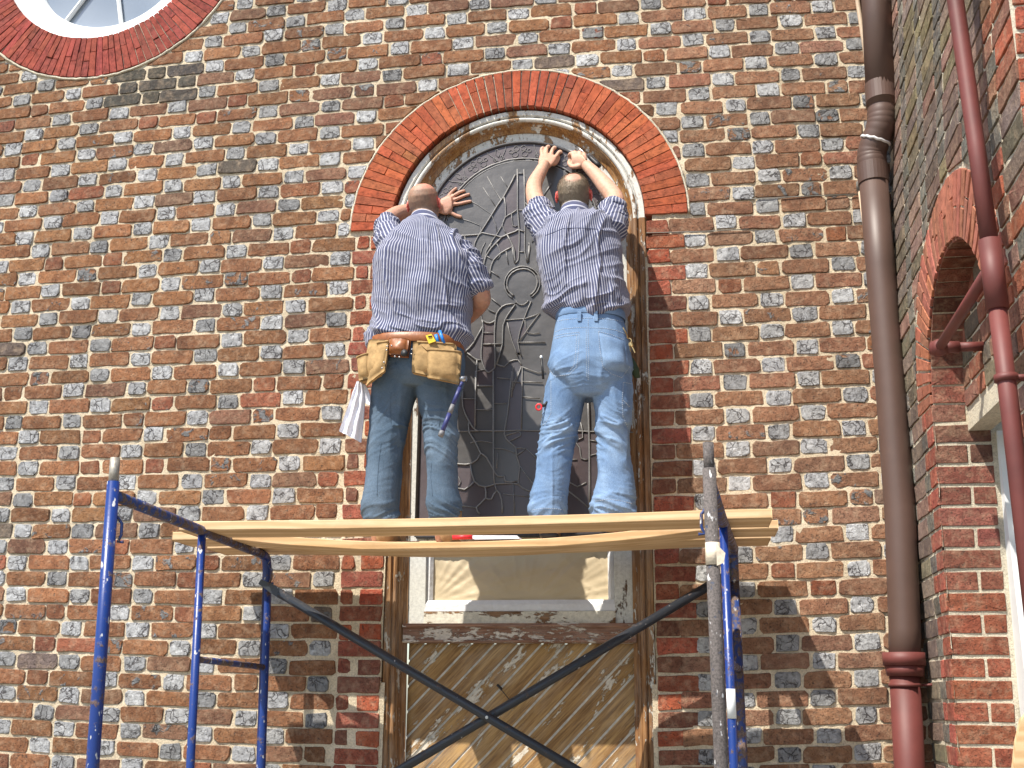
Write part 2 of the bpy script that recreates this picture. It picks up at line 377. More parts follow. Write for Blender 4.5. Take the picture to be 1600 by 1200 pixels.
WX, WZ, WR = -.822, 3.985, .667          # window opening: centre of its arch and half width
ARX = .889
RWX, RWZ, RWR, RWI = -3.36, 5.965, .905, .645   # round window: outer and inner radius of its brick ring
def jamb_l(z): return WX-WR+max(0, WZ-z)*.0133
def jamb_r(z): return WX+WR-max(0, WZ-z)*.003
XS = 1.03                                 # plane of the side wall; it leans outwards higher up
def XL_(z): return max(0, z-3.35)*.055
z0 = atY(1045, 342, 0).z
WALL = Bricks(lambda u, d, v: (u, d, v))
JT = .0118
def put_row(i):
    zt = 3.266+(z0-3.266)-i*CH; zb = zt-CH+JT; zm = (zt+zb)/2
    par = i % 2; items = []   # (x0, x1, kind)
    inwin = zt < WZ-.01
    if inwin:
        xr = 0.0; ph = random.uniform(-.012, .012)
        # rightwards from the right jamb
        x = 'R'; seq = [('redS', .195), ('H', .108)] if par else [('redH', .115)]
        cur = WX+WR+.006
        for k, wd in seq: items.append((cur, cur+wd, k)); cur += wd+JT
        k = 'S'
        while cur < 1.7:
            wd = random.gauss(.2325, .006) if k == 'S' else random.gauss(.113, .005); items.append((cur, cur+wd, k)); cur += wd+JT*random.uniform(.8, 1.25); k = 'H' if k == 'S' else 'S'
        seq = [('redS', .215), ('H', .105)] if par else [('redH', .112), ('clo', .062)]
        cur = WX-WR-.006
        for k, wd in seq: items.append((cur-wd, cur, k)); cur -= wd+JT
        k = 'S'
        while cur > -4.9:
            wd = random.gauss(.2325, .006) if k == 'S' else random.gauss(.113, .005); items.append((cur-wd, cur, k)); cur -= wd+JT*random.uniform(.8, 1.25); k = 'H' if k == 'S' else 'S'
    else:
        cur = 1.75-(MOD/2 if par else 0)+random.uniform(-.03, .03); k = 'S'
        while cur > -4.9:
            wd = random.gauss(.2325, .006) if k == 'S' else random.gauss(.113, .005)
            items.append((cur-wd, cur, k)); cur -= wd+JT*random.uniform(.8, 1.25); k = 'H' if k == 'S' else 'S'
    for x0, x1, k in items:
        if x0 > 1.5: continue
        poly = [(x0, zb), (x1, zb), (x1, zt), (x0, zt)]
        poly = [(warp(*p)) for p in poly]
        if k.startswith('red') or k == 'clo':   # keep the jamb straight
            sh = (jamb_r(poly[0][1])+.006-poly[0][0] if abs(x0-(WX+WR+.006)) < .01 else 0)
            if sh: poly = [(p[0]+sh*(1 if j in (0, 3) else 1), p[1]) for j, p in enumerate(poly)]
            elif abs(x1-(WX-WR-.006)) < .01:
                sh = jamb_l(poly[1][1])-.006-poly[1][0]; poly = [(p[0]+sh, p[1]) for p in poly]
        # cut against the brick arch and the round window ring
        for cx, cz, rr in ((WX-.008, 3.99, ARX+.012), (RWX, RWZ, RWR+.014)):
            if cz == 3.99 and poly[2][1] < 3.975: continue
            zc_ = sum(p[1] for p in poly)/4; xc_ = sum(p[0] for p in poly)/4
            ins = [math.hypot(p[0]-cx, p[1]-cz) < rr for p in poly]
            if math.hypot(xc_-cx, zc_-cz) < rr-.02 and all(ins): poly = []; break
            if any(ins):
                a = math.atan2(zc_-cz, xc_-cx)
                # tangent half plane at the nearest point of the circle
                nx, nz = math.cos(a), math.sin(a)
                poly = clip_poly(poly, (-nx, -nz, -(nx*cx+nz*cz+rr)))
            if len(poly) < 3 or area(poly) < .0012: poly = []; break
        if not poly: continue
        poly = [(min(p[0], XS+.04+XL_(p[1])), p[1]) for p in poly]
        if area(poly) < .001: continue
        xm = (x0+x1)/2
        gl = 0.
        if k == 'H':
            r = random.random()
            if r < .80: gl = random.uniform(.77, 1.); t = (.16, .12, .10)
            elif r < .9: gl = random.uniform(.35, .6); t = stretcher_tint(xm, zm)
            else: gl = .0; t = vary((.22, .085, .045))
        elif k == 'S':
            t = stretcher_tint(xm, zm); gl = random.choice([0, 0, 0, 0, 0, .25, .38]) if random.random() < .8 else 0
        elif k == 'redS': t = vary(random.choice([(.29, .088, .050), (.24, .080, .050), (.19, .075, .048)]), .1); gl = 0
        else: t = vary(random.choice([(.28, .085, .05), (.34, .085, .04), (.19, .075, .05)]), .1); gl = 0
        if -3.25 < xm < -2.72 and 4.86 < zm < 5.16: t = vary((.085, .075, .065), .15); gl = 0
        jj = .004; dz = random.gauss(0, .0022)
        poly = [(p[0]+random.gauss(0, .0015), p[1]+dz+random.gauss(0, .0015)) for p in poly]
        WALL.add(poly, t, gl, proud=random.uniform(.002, .0075), rc=.0095 if not k.startswith('red') else .005, bev=.0035, bulge=random.uniform(0, .0015))
for i in range(-26, 36): put_row(i)
wall = thing('brick_wall', 'weathered brown and grey Flemish bond brick wall around the arched window', 'wall')
WALL.flush(wall, 'brickwork')
# arch of rubbed bricks
VOU = Bricks(lambda u, d, v: (u, d, v))
NV = 53
for i in range(NV):
    a0 = math.pi*(i+.0)/NV; a1 = math.pi*(i+1)/NV
    top = .36 < i/NV < .60; g = .0035 if top else .0015
    c = random.choice([(.38, .095, .040), (.41, .105, .045), (.36, .085, .04), (.34, .10, .05)])
    cuts = [WR+.007, ARX] if random.random() < .45 else [WR+.007, WR+.007+(ARX-WR)*random.choice([.36, .5, .62]), ARX]
    if top: c = random.choice([(.34, .08, .04), (.26, .07, .04), (.38, .085, .04)])
    for r0, r1 in zip(cuts, cuts[1:]):
        ga = g/((r0+r1)/2); r0 += .0015 if r0 > WR+.02 else 0
        A, B = a0+ga, a1-ga
        poly = [(WX-.006+r*math.cos(t), 3.988+r*math.sin(t)) for r, t in ((r0, B), (r0, A), (r1, A), (r1, B))]
        VOU.add(poly, vary(c, .08, .04), 0, 'arch_brick', RUB, proud=random.uniform(.012, .016), rc=.002, bev=.002, rough=.0006, back=.13)
# ring of the round window
NR = 124
for i in range(NR):
    a0 = 2*math.pi*i/NR; a1 = 2*math.pi*(i+1)/NR
    if math.sin(a0) > .35: continue
    ra = random.random(); cuts = [RWI, RWR] if ra < .3 else [RWI, RWI+(RWR-RWI)*random.choice([.38, .5, .6]), RWR]
    for r0, r1 in zip(cuts, cuts[1:]):
        ga = .002/((r0+r1)/2); poly = [(RWX+r*math.cos(t), RWZ+r*math.sin(t)) for r, t in ((r0+.001, a1-ga), (r0+.001, a0+ga), (r1-.001, a0+ga), (r1-.001, a1-ga))]
        VOU.add(poly, vary((.27, .06, .042), .1, .05), 0, 'ring_brick', RUB, proud=random.uniform(.010, .014), rc=.002, bev=.002, rough=.0007, back=.13)
VOU.flush(wall, 'arch_brickwork')
for cx_, cz_, ra_, rb_, a0_, a1_ in ((WX-.006, 3.988, WR+.012, ARX-.006, 0, math.pi), (RWX, RWZ, RWI+.006, RWR-.006, 0, 2*math.pi)):
    V = []; F = []
    for i in range(81):
        a = a0_+(a1_-a0_)*i/80
        for r, y in ((ra_, .25), (ra_, -.002), (rb_, -.002)): V.append((cx_+r*math.cos(a), y, cz_+r*math.sin(a)))
    for i in range(80): F += [[i*3+k, i*3+3+k, i*3+4+k, i*3+1+k] for k in (0, 1)]
    mk('arch_joint_mortar', V, F, MORT2, wall)
# mortar bed with both openings left out
def mortar_sheet():
    st = .02; X = np.arange(-5.0, XS+.3, st); Z = np.arange(-.1, 6.95, st); nx, nz = len(X), len(Z)
    gx, gz = np.meshgrid(X, Z, indexing='ij'); P = np.stack([gx.ravel(), gz.ravel(), 0*gx.ravel()], 1)
    y = .0022+.0034*vnoise(P*55)+.002*vnoise(P*17+9)+.0015*vnoise(P*3)
    V = np.stack([P[:, 0], y, P[:, 1]], 1)
    cx = gx[:-1, :-1]+st/2; cz = gz[:-1, :-1]+st/2
    dz_ = np.maximum(0, WZ-cz); hole = ((cx > WX-WR+dz_*.0133+.008) & (cx < WX+WR-dz_*.003-.008) & (cz < WZ+.01)) | (np.hypot(cx-WX, cz-WZ) < WR+.04) | (np.hypot(cx-RWX, cz-RWZ) < RWI+.04)
    # behind the arch bricks the bed sits a little deeper
    idx = np.arange(nx*nz).reshape(nx, nz); F = []
    ok = ~hole
    q = np.stack([idx[:-1, :-1], idx[1:, :-1], idx[1:, 1:], idx[:-1, 1:]], -1)[ok]
    return V, q.tolist()
V, F = mortar_sheet(); mk('mortar', V, F, MORT, wall, True)
# mortar fillet round the outside of the arch and ring, jamb returns and arch soffit
def ring_strip(mb, cx, cz, r, wd, y, a0, a1, n=120):
    P = []
    for i in range(n+1):
        a = a0+(a1-a0)*i/n; rr = r+random.gauss(0, .0012); P.append((cx+rr*math.cos(a), y+random.gauss(0, .0015), cz+rr*math.sin(a)))
    mb.tube(P, wd, 6)
mb = MB(); ring_strip(mb, WX-.006, 3.988, ARX+.006, .0065, -.005, 0, math.pi); ring_strip(mb, RWX, RWZ, RWR+.008, .008, -.003, math.pi, 2*math.pi+.3)
mb.build('arch_mortar', MORT2, wall, True)
mb = MB()
for s in (0, 1):
    zz = np.linspace(-.05, WZ, 20)
    for a, b in zip(zz, zz[1:]):
        f = jamb_r if s else jamb_l; k = 1 if s else -1
        mb.add([(f(a)+k*.004, .0, a), (f(a)+k*.004, .3, a), (f(b)+k*.004, .3, b), (f(b)+k*.004, .0, b)], [(0, 1, 2, 3)])
mb.build('jamb_mortar', MORT, wall)

# ------------------------------------------------------------------ side wall (runs towards the camera at the right)
side = thing('brick_side_wall', 'dull olive and red brick side wall running towards the viewer at the right', 'wall')
AY, AZ, AR, AE = -1.11, 2.76, .495, .75   # its arch: centre (y, z), inner and outer radius
YEND = -2.15
AZ = z0+.01-CH*round((z0+.01-2.76)/CH)+.004
def sjamb(z): return AY+AR+max(0, AZ-z)*.10
SIDE = Bricks(lambda u, d, v: (XS+XL_(v)+d, u, v))      # u = y, d = out of the wall is -x
def sid_row(i):
    zt = z0-i*CH+.01; zb = zt-CH+.014; par = i % 2; zm = (zt+zb)/2
    items = []
    if zt < AZ+.2:
        jy = sjamb(zm); cur = jy
        seq = [('redH', .105)] if par else [('redq', .125), ('clo', .05)]
        for k, wd in seq: items.append((cur, cur+wd, k)); cur += wd+.012
        k = 'H' if par else 'S'
        while cur < 0: wd = .23 if k == 'S' else .11; items.append((cur, min(cur+wd, .03), k)); cur += wd+.013; k = 'H' if k == 'S' else 'S'
        cur = 2*AY-jy
    else: cur = .02-(.12 if par else 0)
    k = 'S' if par else 'H'
    while cur > YEND+.05:
        wd = (.23 if k == 'S' else .11)+random.gauss(0, .004); items.append((max(cur-wd, YEND), cur, k)); cur -= wd+.013; k = 'H' if k == 'S' else 'S'
    for a, b, k in items:
        poly = [(a, zb), (b, zb), (b, zt), (a, zt)]; rr = AE+.012
        if zm > AZ-.02:
            yc = (a+b)/2; ins = [math.hypot(p[0]-AY, p[1]-AZ) < rr for p in poly]
            if all(ins): continue
            if any(ins):
                an = math.atan2(zm-AZ, yc-AY); poly = clip_poly(poly, (-math.cos(an), -math.sin(an), -(math.cos(an)*AY+math.sin(an)*AZ+rr)))
            if len(poly) < 3 or area(poly) < .0012: continue
        else:
            if a < sjamb(zm)-.01 and b > 2*AY-sjamb(zm)+.01: continue
        near = (a+b)/2 < -1.83
        if k in ('redH', 'redq', 'clo'): t = vary((.30, .085, .055), .1)
        elif near and random.random() < .7: t = vary(random.choice([(.33, .10, .055), (.28, .10, .06), (.24, .12, .08)]), .1)
        elif k == 'H': t = vary((.155, .150, .130), .2, .02)
        else: t = vary(random.choice([(.21, .140, .115), (.18, .135, .11), (.16, .125, .11), (.24, .14, .11), (.15, .13, .09)]), .16, .02)
        g = .35 if (k == 'H' and not near and random.random() < .5) else 0
        t2 = t
        if not near and k in 'SH' and -1.4 < (a+b)/2 < -.5 and zm > 3.2 and random.random() < .22: t2 = vary((.20, .17, .095), .1, .02)
        SIDE.add(poly, t2, g, proud=random.uniform(.006, .010), rc=.004, bev=.003, rough=.001)
for i in range(-26, 36): sid_row(i)
for i in range(34):
    a0 = math.pi*i/34; a1 = math.pi*(i+1)/34; cuts = [AR, AE] if i % 3 == 0 else [AR, AR+(AE-AR)*random.choice([.45, .6]), AE]
    for r0, r1 in zip(cuts, cuts[1:]):
        ga = .006/((r0+r1)/2); poly = [(AY+r*math.cos(t), AZ+r*math.sin(t)) for r, t in ((r0+.004, a1-ga), (r0+.004, a0+ga), (r1-.004, a0+ga), (r1-.004, a1-ga))]
        SIDE.add(poly, vary((.33, .125, .080), .1), 0, 'arch_brick', RUB, proud=.009, rc=.002, bev=.002, rough=.0006, back=.1)
SIDE.flush(side, 'brickwork')
def side_mortar():
    st = .02; Y = np.arange(YEND, .02, st); Z = np.arange(-.1, 6.95, st); ny, nz = len(Y), len(Z)
    gy, gz = np.meshgrid(Y, Z, indexing='ij'); P = np.stack([gy.ravel(), gz.ravel(), 0*gy.ravel()+5], 1)
    x = XS+np.maximum(0, P[:, 1]-3.35)*.055-.001+.0032*vnoise(P*50)+.002*vnoise(P*13); V = np.stack([x, P[:, 0], P[:, 1]], 1)
    cy = gy[:-1, :-1]+st/2; cz = gz[:-1, :-1]+st/2
    jy_ = AY+AR+np.maximum(0, AZ-cz)*.10; hole = ((cy < jy_-.004) & (cy > 2*AY-jy_) & (cz < AZ)) | (np.hypot(cy-AY, cz-AZ) < AR+.02)
    idx = np.arange(ny*nz).reshape(ny, nz); q = np.stack([idx[:-1, :-1], idx[:-1, 1:], idx[1:, 1:], idx[1:, :-1]], -1)[~hole]
    return V, q.tolist()
V, F = side_mortar(); mk('mortar', V, F, MORT2, side, True)
XT = 1.165; XF = 1.27
# end of the side wall, turned towards the viewer
END = Bricks(lambda u, d, v: (u+XL_(v), YEND+d, v))
for i in range(-26, 36):
    zt = z0-i*CH+.01; zb = zt-CH+.014; cur = XS-.004; k = 'H' if i % 2 else 'S'
    while cur < 1.75:
        wd = .23 if k == 'S' else .11; END.add([(cur, zb), (cur+wd, zb), (cur+wd, zt), (cur, zt)], vary((.36, .09, .05), .12), 0, 'end_brick', proud=.008, rc=.004, bev=.003); cur += wd+.013; k = 'H' if k == 'S' else 'S'
END.flush(side, 'end_brickwork')
mb = MB(); mb.box(XS+.001, 1.8, YEND, YEND+.004, -.1, 6.93); mb.build('end_mortar', MORT2, side)
# far reveal of the arched recess: its bricks face the viewer
REV = Bricks(lambda u, d, v: (u, sjamb(v)+d, v))
for i in range(3, 36):
    zt = z0-i*CH+.01; zb = zt-CH+.014; zm = (zt+zb)/2
    if zt > AZ+.02: continue
    x1 = XT+.0 if zb > 2.70 else XF-.02
    cur = XS-.006
    if x1 < XF-.03: it = [(cur, x1-.008)]
    elif i % 2: it = [(cur, x1)]
    else: it = [(cur, cur+.128), (cur+.14, x1)]
    for a, b in it:
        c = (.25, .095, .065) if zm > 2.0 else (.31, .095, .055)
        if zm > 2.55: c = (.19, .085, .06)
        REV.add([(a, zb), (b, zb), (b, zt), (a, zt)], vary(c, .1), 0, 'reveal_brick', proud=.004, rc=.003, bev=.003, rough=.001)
REV.flush(side, 'reveal_brickwork')
mb = MB(); zs = np.linspace(-.1, AZ, 12)
for a, b in zip(zs, zs[1:]): mb.add([(XS+.002, sjamb(a), a), (XF+.3, sjamb(a), a), (XF+.3, sjamb(b), b), (XS+.002, sjamb(b), b)], [(0, 1, 2, 3)])
mb.build('reveal_mortar', MORT2, side)
# soffit of the arch: rows of bricks seen from below
SOF = Bricks(lambda u, d, v: (u, AY+(AR+d)*math.cos(v), AZ+(AR+d)*math.sin(v)))
NS = 20
for i in range(NS):
    a0 = math.pi*i/NS+.008; a1 = math.pi*(i+1)/NS-.008
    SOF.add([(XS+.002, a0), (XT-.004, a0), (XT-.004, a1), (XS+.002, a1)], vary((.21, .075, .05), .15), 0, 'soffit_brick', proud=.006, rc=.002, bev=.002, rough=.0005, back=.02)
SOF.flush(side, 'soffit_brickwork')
mb = MB()
for i in range(24):
    a0, a1 = math.pi*i/24, math.pi*(i+1)/24
    mb.add([(XS+.002, AY+AR*math.cos(a0), AZ+AR*math.sin(a0)), (XT+.02, AY+AR*math.cos(a0), AZ+AR*math.sin(a0)), (XT+.02, AY+AR*math.cos(a1), AZ+AR*math.sin(a1)), (XS+.002, AY+AR*math.cos(a1), AZ+AR*math.sin(a1))], [(0, 1, 2, 3)])
mb.build('soffit_mortar', MORT2, side)
# brick infill over the lintel, standing back inside the arch
ZL = 2.70
TYM = Bricks(lambda u, d, v: (XT+d, u, v))
for i in range(5, 18):
    zt = z0-i*CH-.02; zb = zt-CH+.014; cur = -.62; k = 'S' if i % 2 else 'H'
    if zb < ZL: continue
    while cur > -1.56:
        wd = .20 if k == 'S' else .10; TYM.add([(cur-wd, zb), (cur, zb), (cur, zt), (cur-wd, zt)], vary(random.choice([(.32, .12, .08), (.28, .13, .09), (.17, .15, .11)]), .12), 0, 'infill_brick', proud=.008, rc=.006, bev=.003); cur -= wd+.014; k = 'H' if k == 'S' else 'S'
TYM.flush(side, 'infill_brickwork')
mb = MB(); mb.box(XT, XT+.03, -1.6, -.6, ZL, 3.3); mb.build('infill_mortar', MORT2, side)
mb = MB(); mb.box(XT-.004, XT+.085, -1.6, -.61, ZL-.030, ZL); mb.build('lintel', MORT2, side)
# white door frame deep in the recess
door = thing('white_door_frame', 'white painted door frame set deep in the side wall recess', 'door frame')
mb = MB(); mb.box(XF, XF+.06, -.62, -.50, .02, ZL-.035); mb.build('jamb', WHITE, door)
mb = MB(); mb.box(XF+.03, XF+.09, -.70, -.62, .02, ZL-.035); mb.build('door_stop', WHITE, door)
mb = MB(); mb.box(XF, XF+.09, -1.6, -.70, ZL-.14, ZL-.036); mb.build('head', WHITE, door)
mb = MB(); mb.box(XF+.07, XF+.10, -1.6, -.70, .02, ZL-.14); mb.build('door_leaf', WHITE, door)
for yy in (-.72, -1.12):
    mb = MB(); mb.box(XF+.062, XF+.07, yy-.3, yy, 1.6, 2.4); mb.build('door_panel', WHITE, door)

# ------------------------------------------------------------------ round window
rw = thing('round_window', 'white framed round window with glazing bars in the upper left wall', 'window')
def ring_profile(prof, cx, cz, n=96):
    V = []; F = []; k = len(prof)
    for i in range(n):
        a = 2*math.pi*i/n
        for r, y in prof: V.append((cx+r*math.cos(a), y, cz+r*math.sin(a)))
    for i in range(n):
        for j in range(k-1): F.append([i*k+j, ((i+1) % n)*k+j, ((i+1) % n)*k+j+1, i*k+j+1])
    return V, F
V, F = ring_profile([(.66, .03), (.655, .008), (.60, .008), (.595, .02), (.56, .035), (.555, .055), (.505, .06), (.49, .075), (.487, .13)], RWX+.01, RWZ-.03); mk('frame', V, F, WHITE, rw, True)
GL = NT('sky_painted_window_glass'); GL.b.inputs['Coat Weight'].default_value = 1.; GL.b.inputs['Coat Roughness'].default_value = .03
GLASS_P = GL.out(GL.mix(GL.ramp(GL.noise(1.4, 2, .5), [(.35, 0.), (.65, 1.)]), (.15, .19, .24), (.27, .31, .36)), .15, None, .8)  # reflected sky is painted into the panes as a pale blue-grey base colour
ga = [R(q) for q in (192, 237, 282, 332, 15, 60, 105, 150)]
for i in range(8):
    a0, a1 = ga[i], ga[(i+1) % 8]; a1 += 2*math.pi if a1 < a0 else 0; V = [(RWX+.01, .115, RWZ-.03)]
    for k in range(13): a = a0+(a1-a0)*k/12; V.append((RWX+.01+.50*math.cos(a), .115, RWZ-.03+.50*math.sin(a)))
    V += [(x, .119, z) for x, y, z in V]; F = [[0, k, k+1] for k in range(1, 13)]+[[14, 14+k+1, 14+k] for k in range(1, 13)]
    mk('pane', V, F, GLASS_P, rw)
    c = Vector((RWX+.01, .1, RWZ-.03)); d = Vector((math.cos(a0), 0, math.sin(a0))); mb = MB(); mb.tube([c+d*.01, c+d*.5], .014, 6); mb.build('glazing_bar', WHITE, rw)

# ------------------------------------------------------------------ arched window
win = thing('arched_window', 'tall arched window with half stripped wooden frame behind the two men', 'window')
def sweep(prof, name, mat, z_bot, parent=win, arch=True, mat2=None):
    """prof: (r inwards from the opening, y)"""
    k = len(prof); rows = []
    def row(x, z, nx, nz): rows.append([(x-nx*r, y, z-nz*r) for r, y in prof])
    zz = np.linspace(z_bot, WZ, 14)
    for z in zz: row(jamb_l(z), z, -1, 0)
    for i in range(1, 60): a = math.pi-math.pi*i/60; row(WX+WR*math.cos(a), WZ+WR*math.sin(a), math.cos(a), math.sin(a))
    for z in zz[::-1]: row(jamb_r(z), z, 1, 0)
    def emit(rs, nm, mt):
        V = [p for r in rs for p in r]; F = []
        for i in range(len(rs)-1):
            for j in range(k-1): F.append([i*k+j, i*k+j+1, (i+1)*k+j+1, (i+1)*k+j])
        me = mk(nm, V, F, mt, parent, False); return me
    emit(rows[:14], name, mat); emit(rows[13:-13], name, mat2 or mat); emit(rows[-14:], name, mat)
ZB = 0.1
sweep([(-.004, .30), (-.004, .030), (.004, .014), (.030, .014), (.034, .022), (.036, .026)], 'outer_casing', FRAMEW, ZB, mat2=ARCHW)
pr = [(.036, .030)]
for i in range(7): a = math.pi*i/6; pr.append((.040+.012*(1-math.cos(a)), .030-.016*math.sin(a)))
pr += [(.066, .034), (.070, .032), (.074, .044), (.085, .066), (.097, .074), (.103, .076), (.103, .085)]
sweep(pr[:8], 'bead_moulding', FRAMEW, ZB, mat2=ARCHW); sweep(pr[7:], 'cove_moulding', FRAMEW, ZB, mat2=COVEW)
sweep([(.103, .084), (.188, .084), (.190, .088), (.190, .12)], 'stile', STILEW, 1.925, mat2=ARCHW)
for f_, sg in ((jamb_l, 1), (jamb_r, -1)):
    mb = MB(); xa = f_(2.3)+sg*.190; mb.add([(xa, .105, 1.99), (xa+sg*.018, .098, 1.99), (xa+sg*.032, .112, 1.99), (xa+sg*.032, .14, 1.99), (xa, .105, 2.62), (xa+sg*.018, .098, 2.62), (xa+sg*.032, .112, 2.62), (xa+sg*.032, .14, 2.62)], [(0, 1, 5, 4), (1, 2, 6, 5), (2, 3, 7, 6)]); mb.build('glazing_bead', PAINT, win)
# bottom rail, white bead, transom
XL, XR2 = jamb_l(1.95)+.100, jamb_r(1.95)-.100
def hprof(prof, name, mat, x0, x1, n=1):
    V = [(x, y, z) for x in (x0, x1) for z, y in prof]; k = len(prof); F = [[j, k+j, k+j+1, j+1] for j in range(k-1)]; return mk(name, V, F, mat, win)
hprof([(2.052, .12), (2.052, .10), (2.030, .086), (1.998, .083), (1.994, .095)], 'wet_painted_bead', PAINT, XL+.085, XR2-.085)
hprof([(1.996, .10), (1.996, .074), (1.928, .074), (1.928, .085)], 'bottom_rail', RAILW, XL+.085, XR2-.085)
hprof([(1.940, .10), (1.938, .045), (1.930, .036), (1.922, .036), (1.917, .046), (1.914, .047), (1.912, .052), (1.862, .056), (1.860, .046), (1.853, .044), (1.848, .052), (1.846, .10)], 'transom', TRANW, jamb_l(1.9)+.088, jamb_r(1.9)-.088)
# diagonal boards below
px0, px1, pz0, pz1 = jamb_l(1.5)+.100, jamb_r(1.5)-.098, .1, 1.852
mb = MB(); mb.box(px0+.004, px1-.004, .1175, .14, pz0, pz1-.008); GROOVE = M_plain('paint_filled_groove', (.60, .57, .50), .8, .2, 0, 30, .3); mb.build('groove_backing', GROOVE, win)
sp = .0825; dirv = Vector((math.cos(R(46)), math.sin(R(46)))); nrm = Vector((-dirv.y, dirv.x)); c0 = Vector((px0, pz0))
for i in range(-14, 26):
    a = i*sp+.0052; b = (i+1)*sp-.0052; poly = [c0+nrm*a-dirv*3, c0+nrm*a+dirv*4, c0+nrm*b+dirv*4, c0+nrm*b-dirv*3]; poly = [(p.x, p.y) for p in poly]
    for h in ((-1, 0, -px0), (1, 0, px1), (0, -1, -pz0), (0, 1, pz1-.002)): poly = clip_poly(poly, h) if poly else poly
    if len(poly) < 3 or area(poly) < .0008: continue
    n = len(poly); c = sum((Vector(p) for p in poly), Vector((0, 0)))/n; y = .112+random.uniform(-.0015, .0015)
    V = [(p[0]+(c.x-p[0])*.004/max(.01, math.hypot(c.x-p[0], c.y-p[1])), y, p[1]+(c.y-p[1])*.004/max(.01, math.hypot(c.x-p[0], c.y-p[1]))) for p in poly]+[(p[0], y+.003, p[1]) for p in poly]+[(p[0], y+.02, p[1]) for p in poly]
    F = [list(range(n))]+[[j, n+j, n+(j+1) % n, (j+1) % n] for j in range(n)]+[[n+j, 2*n+j, 2*n+(j+1) % n, n+(j+1) % n] for j in range(n)]
    mk('board', V, F, BOARDW, win)
# hooks with a bit of wire left on the boards
mb = MB()
for (x, y), (x2, y2) in (((777, 1070), (784, 1077)), ((800, 1100), (806, 1102)), ((758, 1117), (766, 1115)), ((834, 1157), (837, 1160))): mb.tube([atY(x, y, .105), atY(x2, y2, .10)], .007, 6)
mb.tube([atY(781, 1075, .10), atY(790, 1086, .085), atY(801, 1100, .10)], .002, 5); mb.build('hook_and_wire', BLACK, win)
# masking paper
pp = NT('masking_paper'); PAPER = pp.out(pp.mix(pp.ramp(pp.noise(5), [(.3, 0.), (.7, 1.)]), (.50, .41, .27), (.56, .46, .31)), .5, None, .35)
pn = 90; pm_ = 60; px_ = np.linspace(jamb_l(2.1)+.205, jamb_r(2.1)-.205, pn); pz_ = np.linspace(2.03, 2.62, pm_); gx, gz = np.meshgrid(px_, pz_, indexing='ij')
def folds(x, z):
    out = 0*x
    for (sx, sz) in ((px_[0]-.02, 2.02), (px_[-1]+.02, 2.04), ((px_[0]+px_[-1])/2+.02, 2.0)):
        a = np.arctan2(z-sz, x-sx); r = np.hypot(x-sx, z-sz); P = np.stack([(a*9).ravel(), (r*1.5).ravel(), 0*r.ravel()+sx], 1); P2 = P*[2.1, 1, 1]+5
        n = (vnoise(P)+.6*vnoise(P2)).reshape(x.shape); out = out+np.abs(n)**.8*np.minimum(r*.05, .010)*np.exp(-r*1.7)*1.6
    return out
y_ = .128-folds(gx, gz); idx = np.arange(pn*pm_).reshape(pn, pm_); q = np.stack([idx[:-1, :-1], idx[1:, :-1], idx[1:, 1:], idx[:-1, 1:]], -1).reshape(-1, 4)
mk('masking_paper', np.stack([gx.ravel(), y_.ravel(), gz.ravel()], 1), q.tolist(), PAPER, win, True)
mb = MB(); mb.box(jamb_l(3)+.15, jamb_r(3)-.15, .16, .17, 1.9, 4.6); mb.build('backing', BLACK, win)

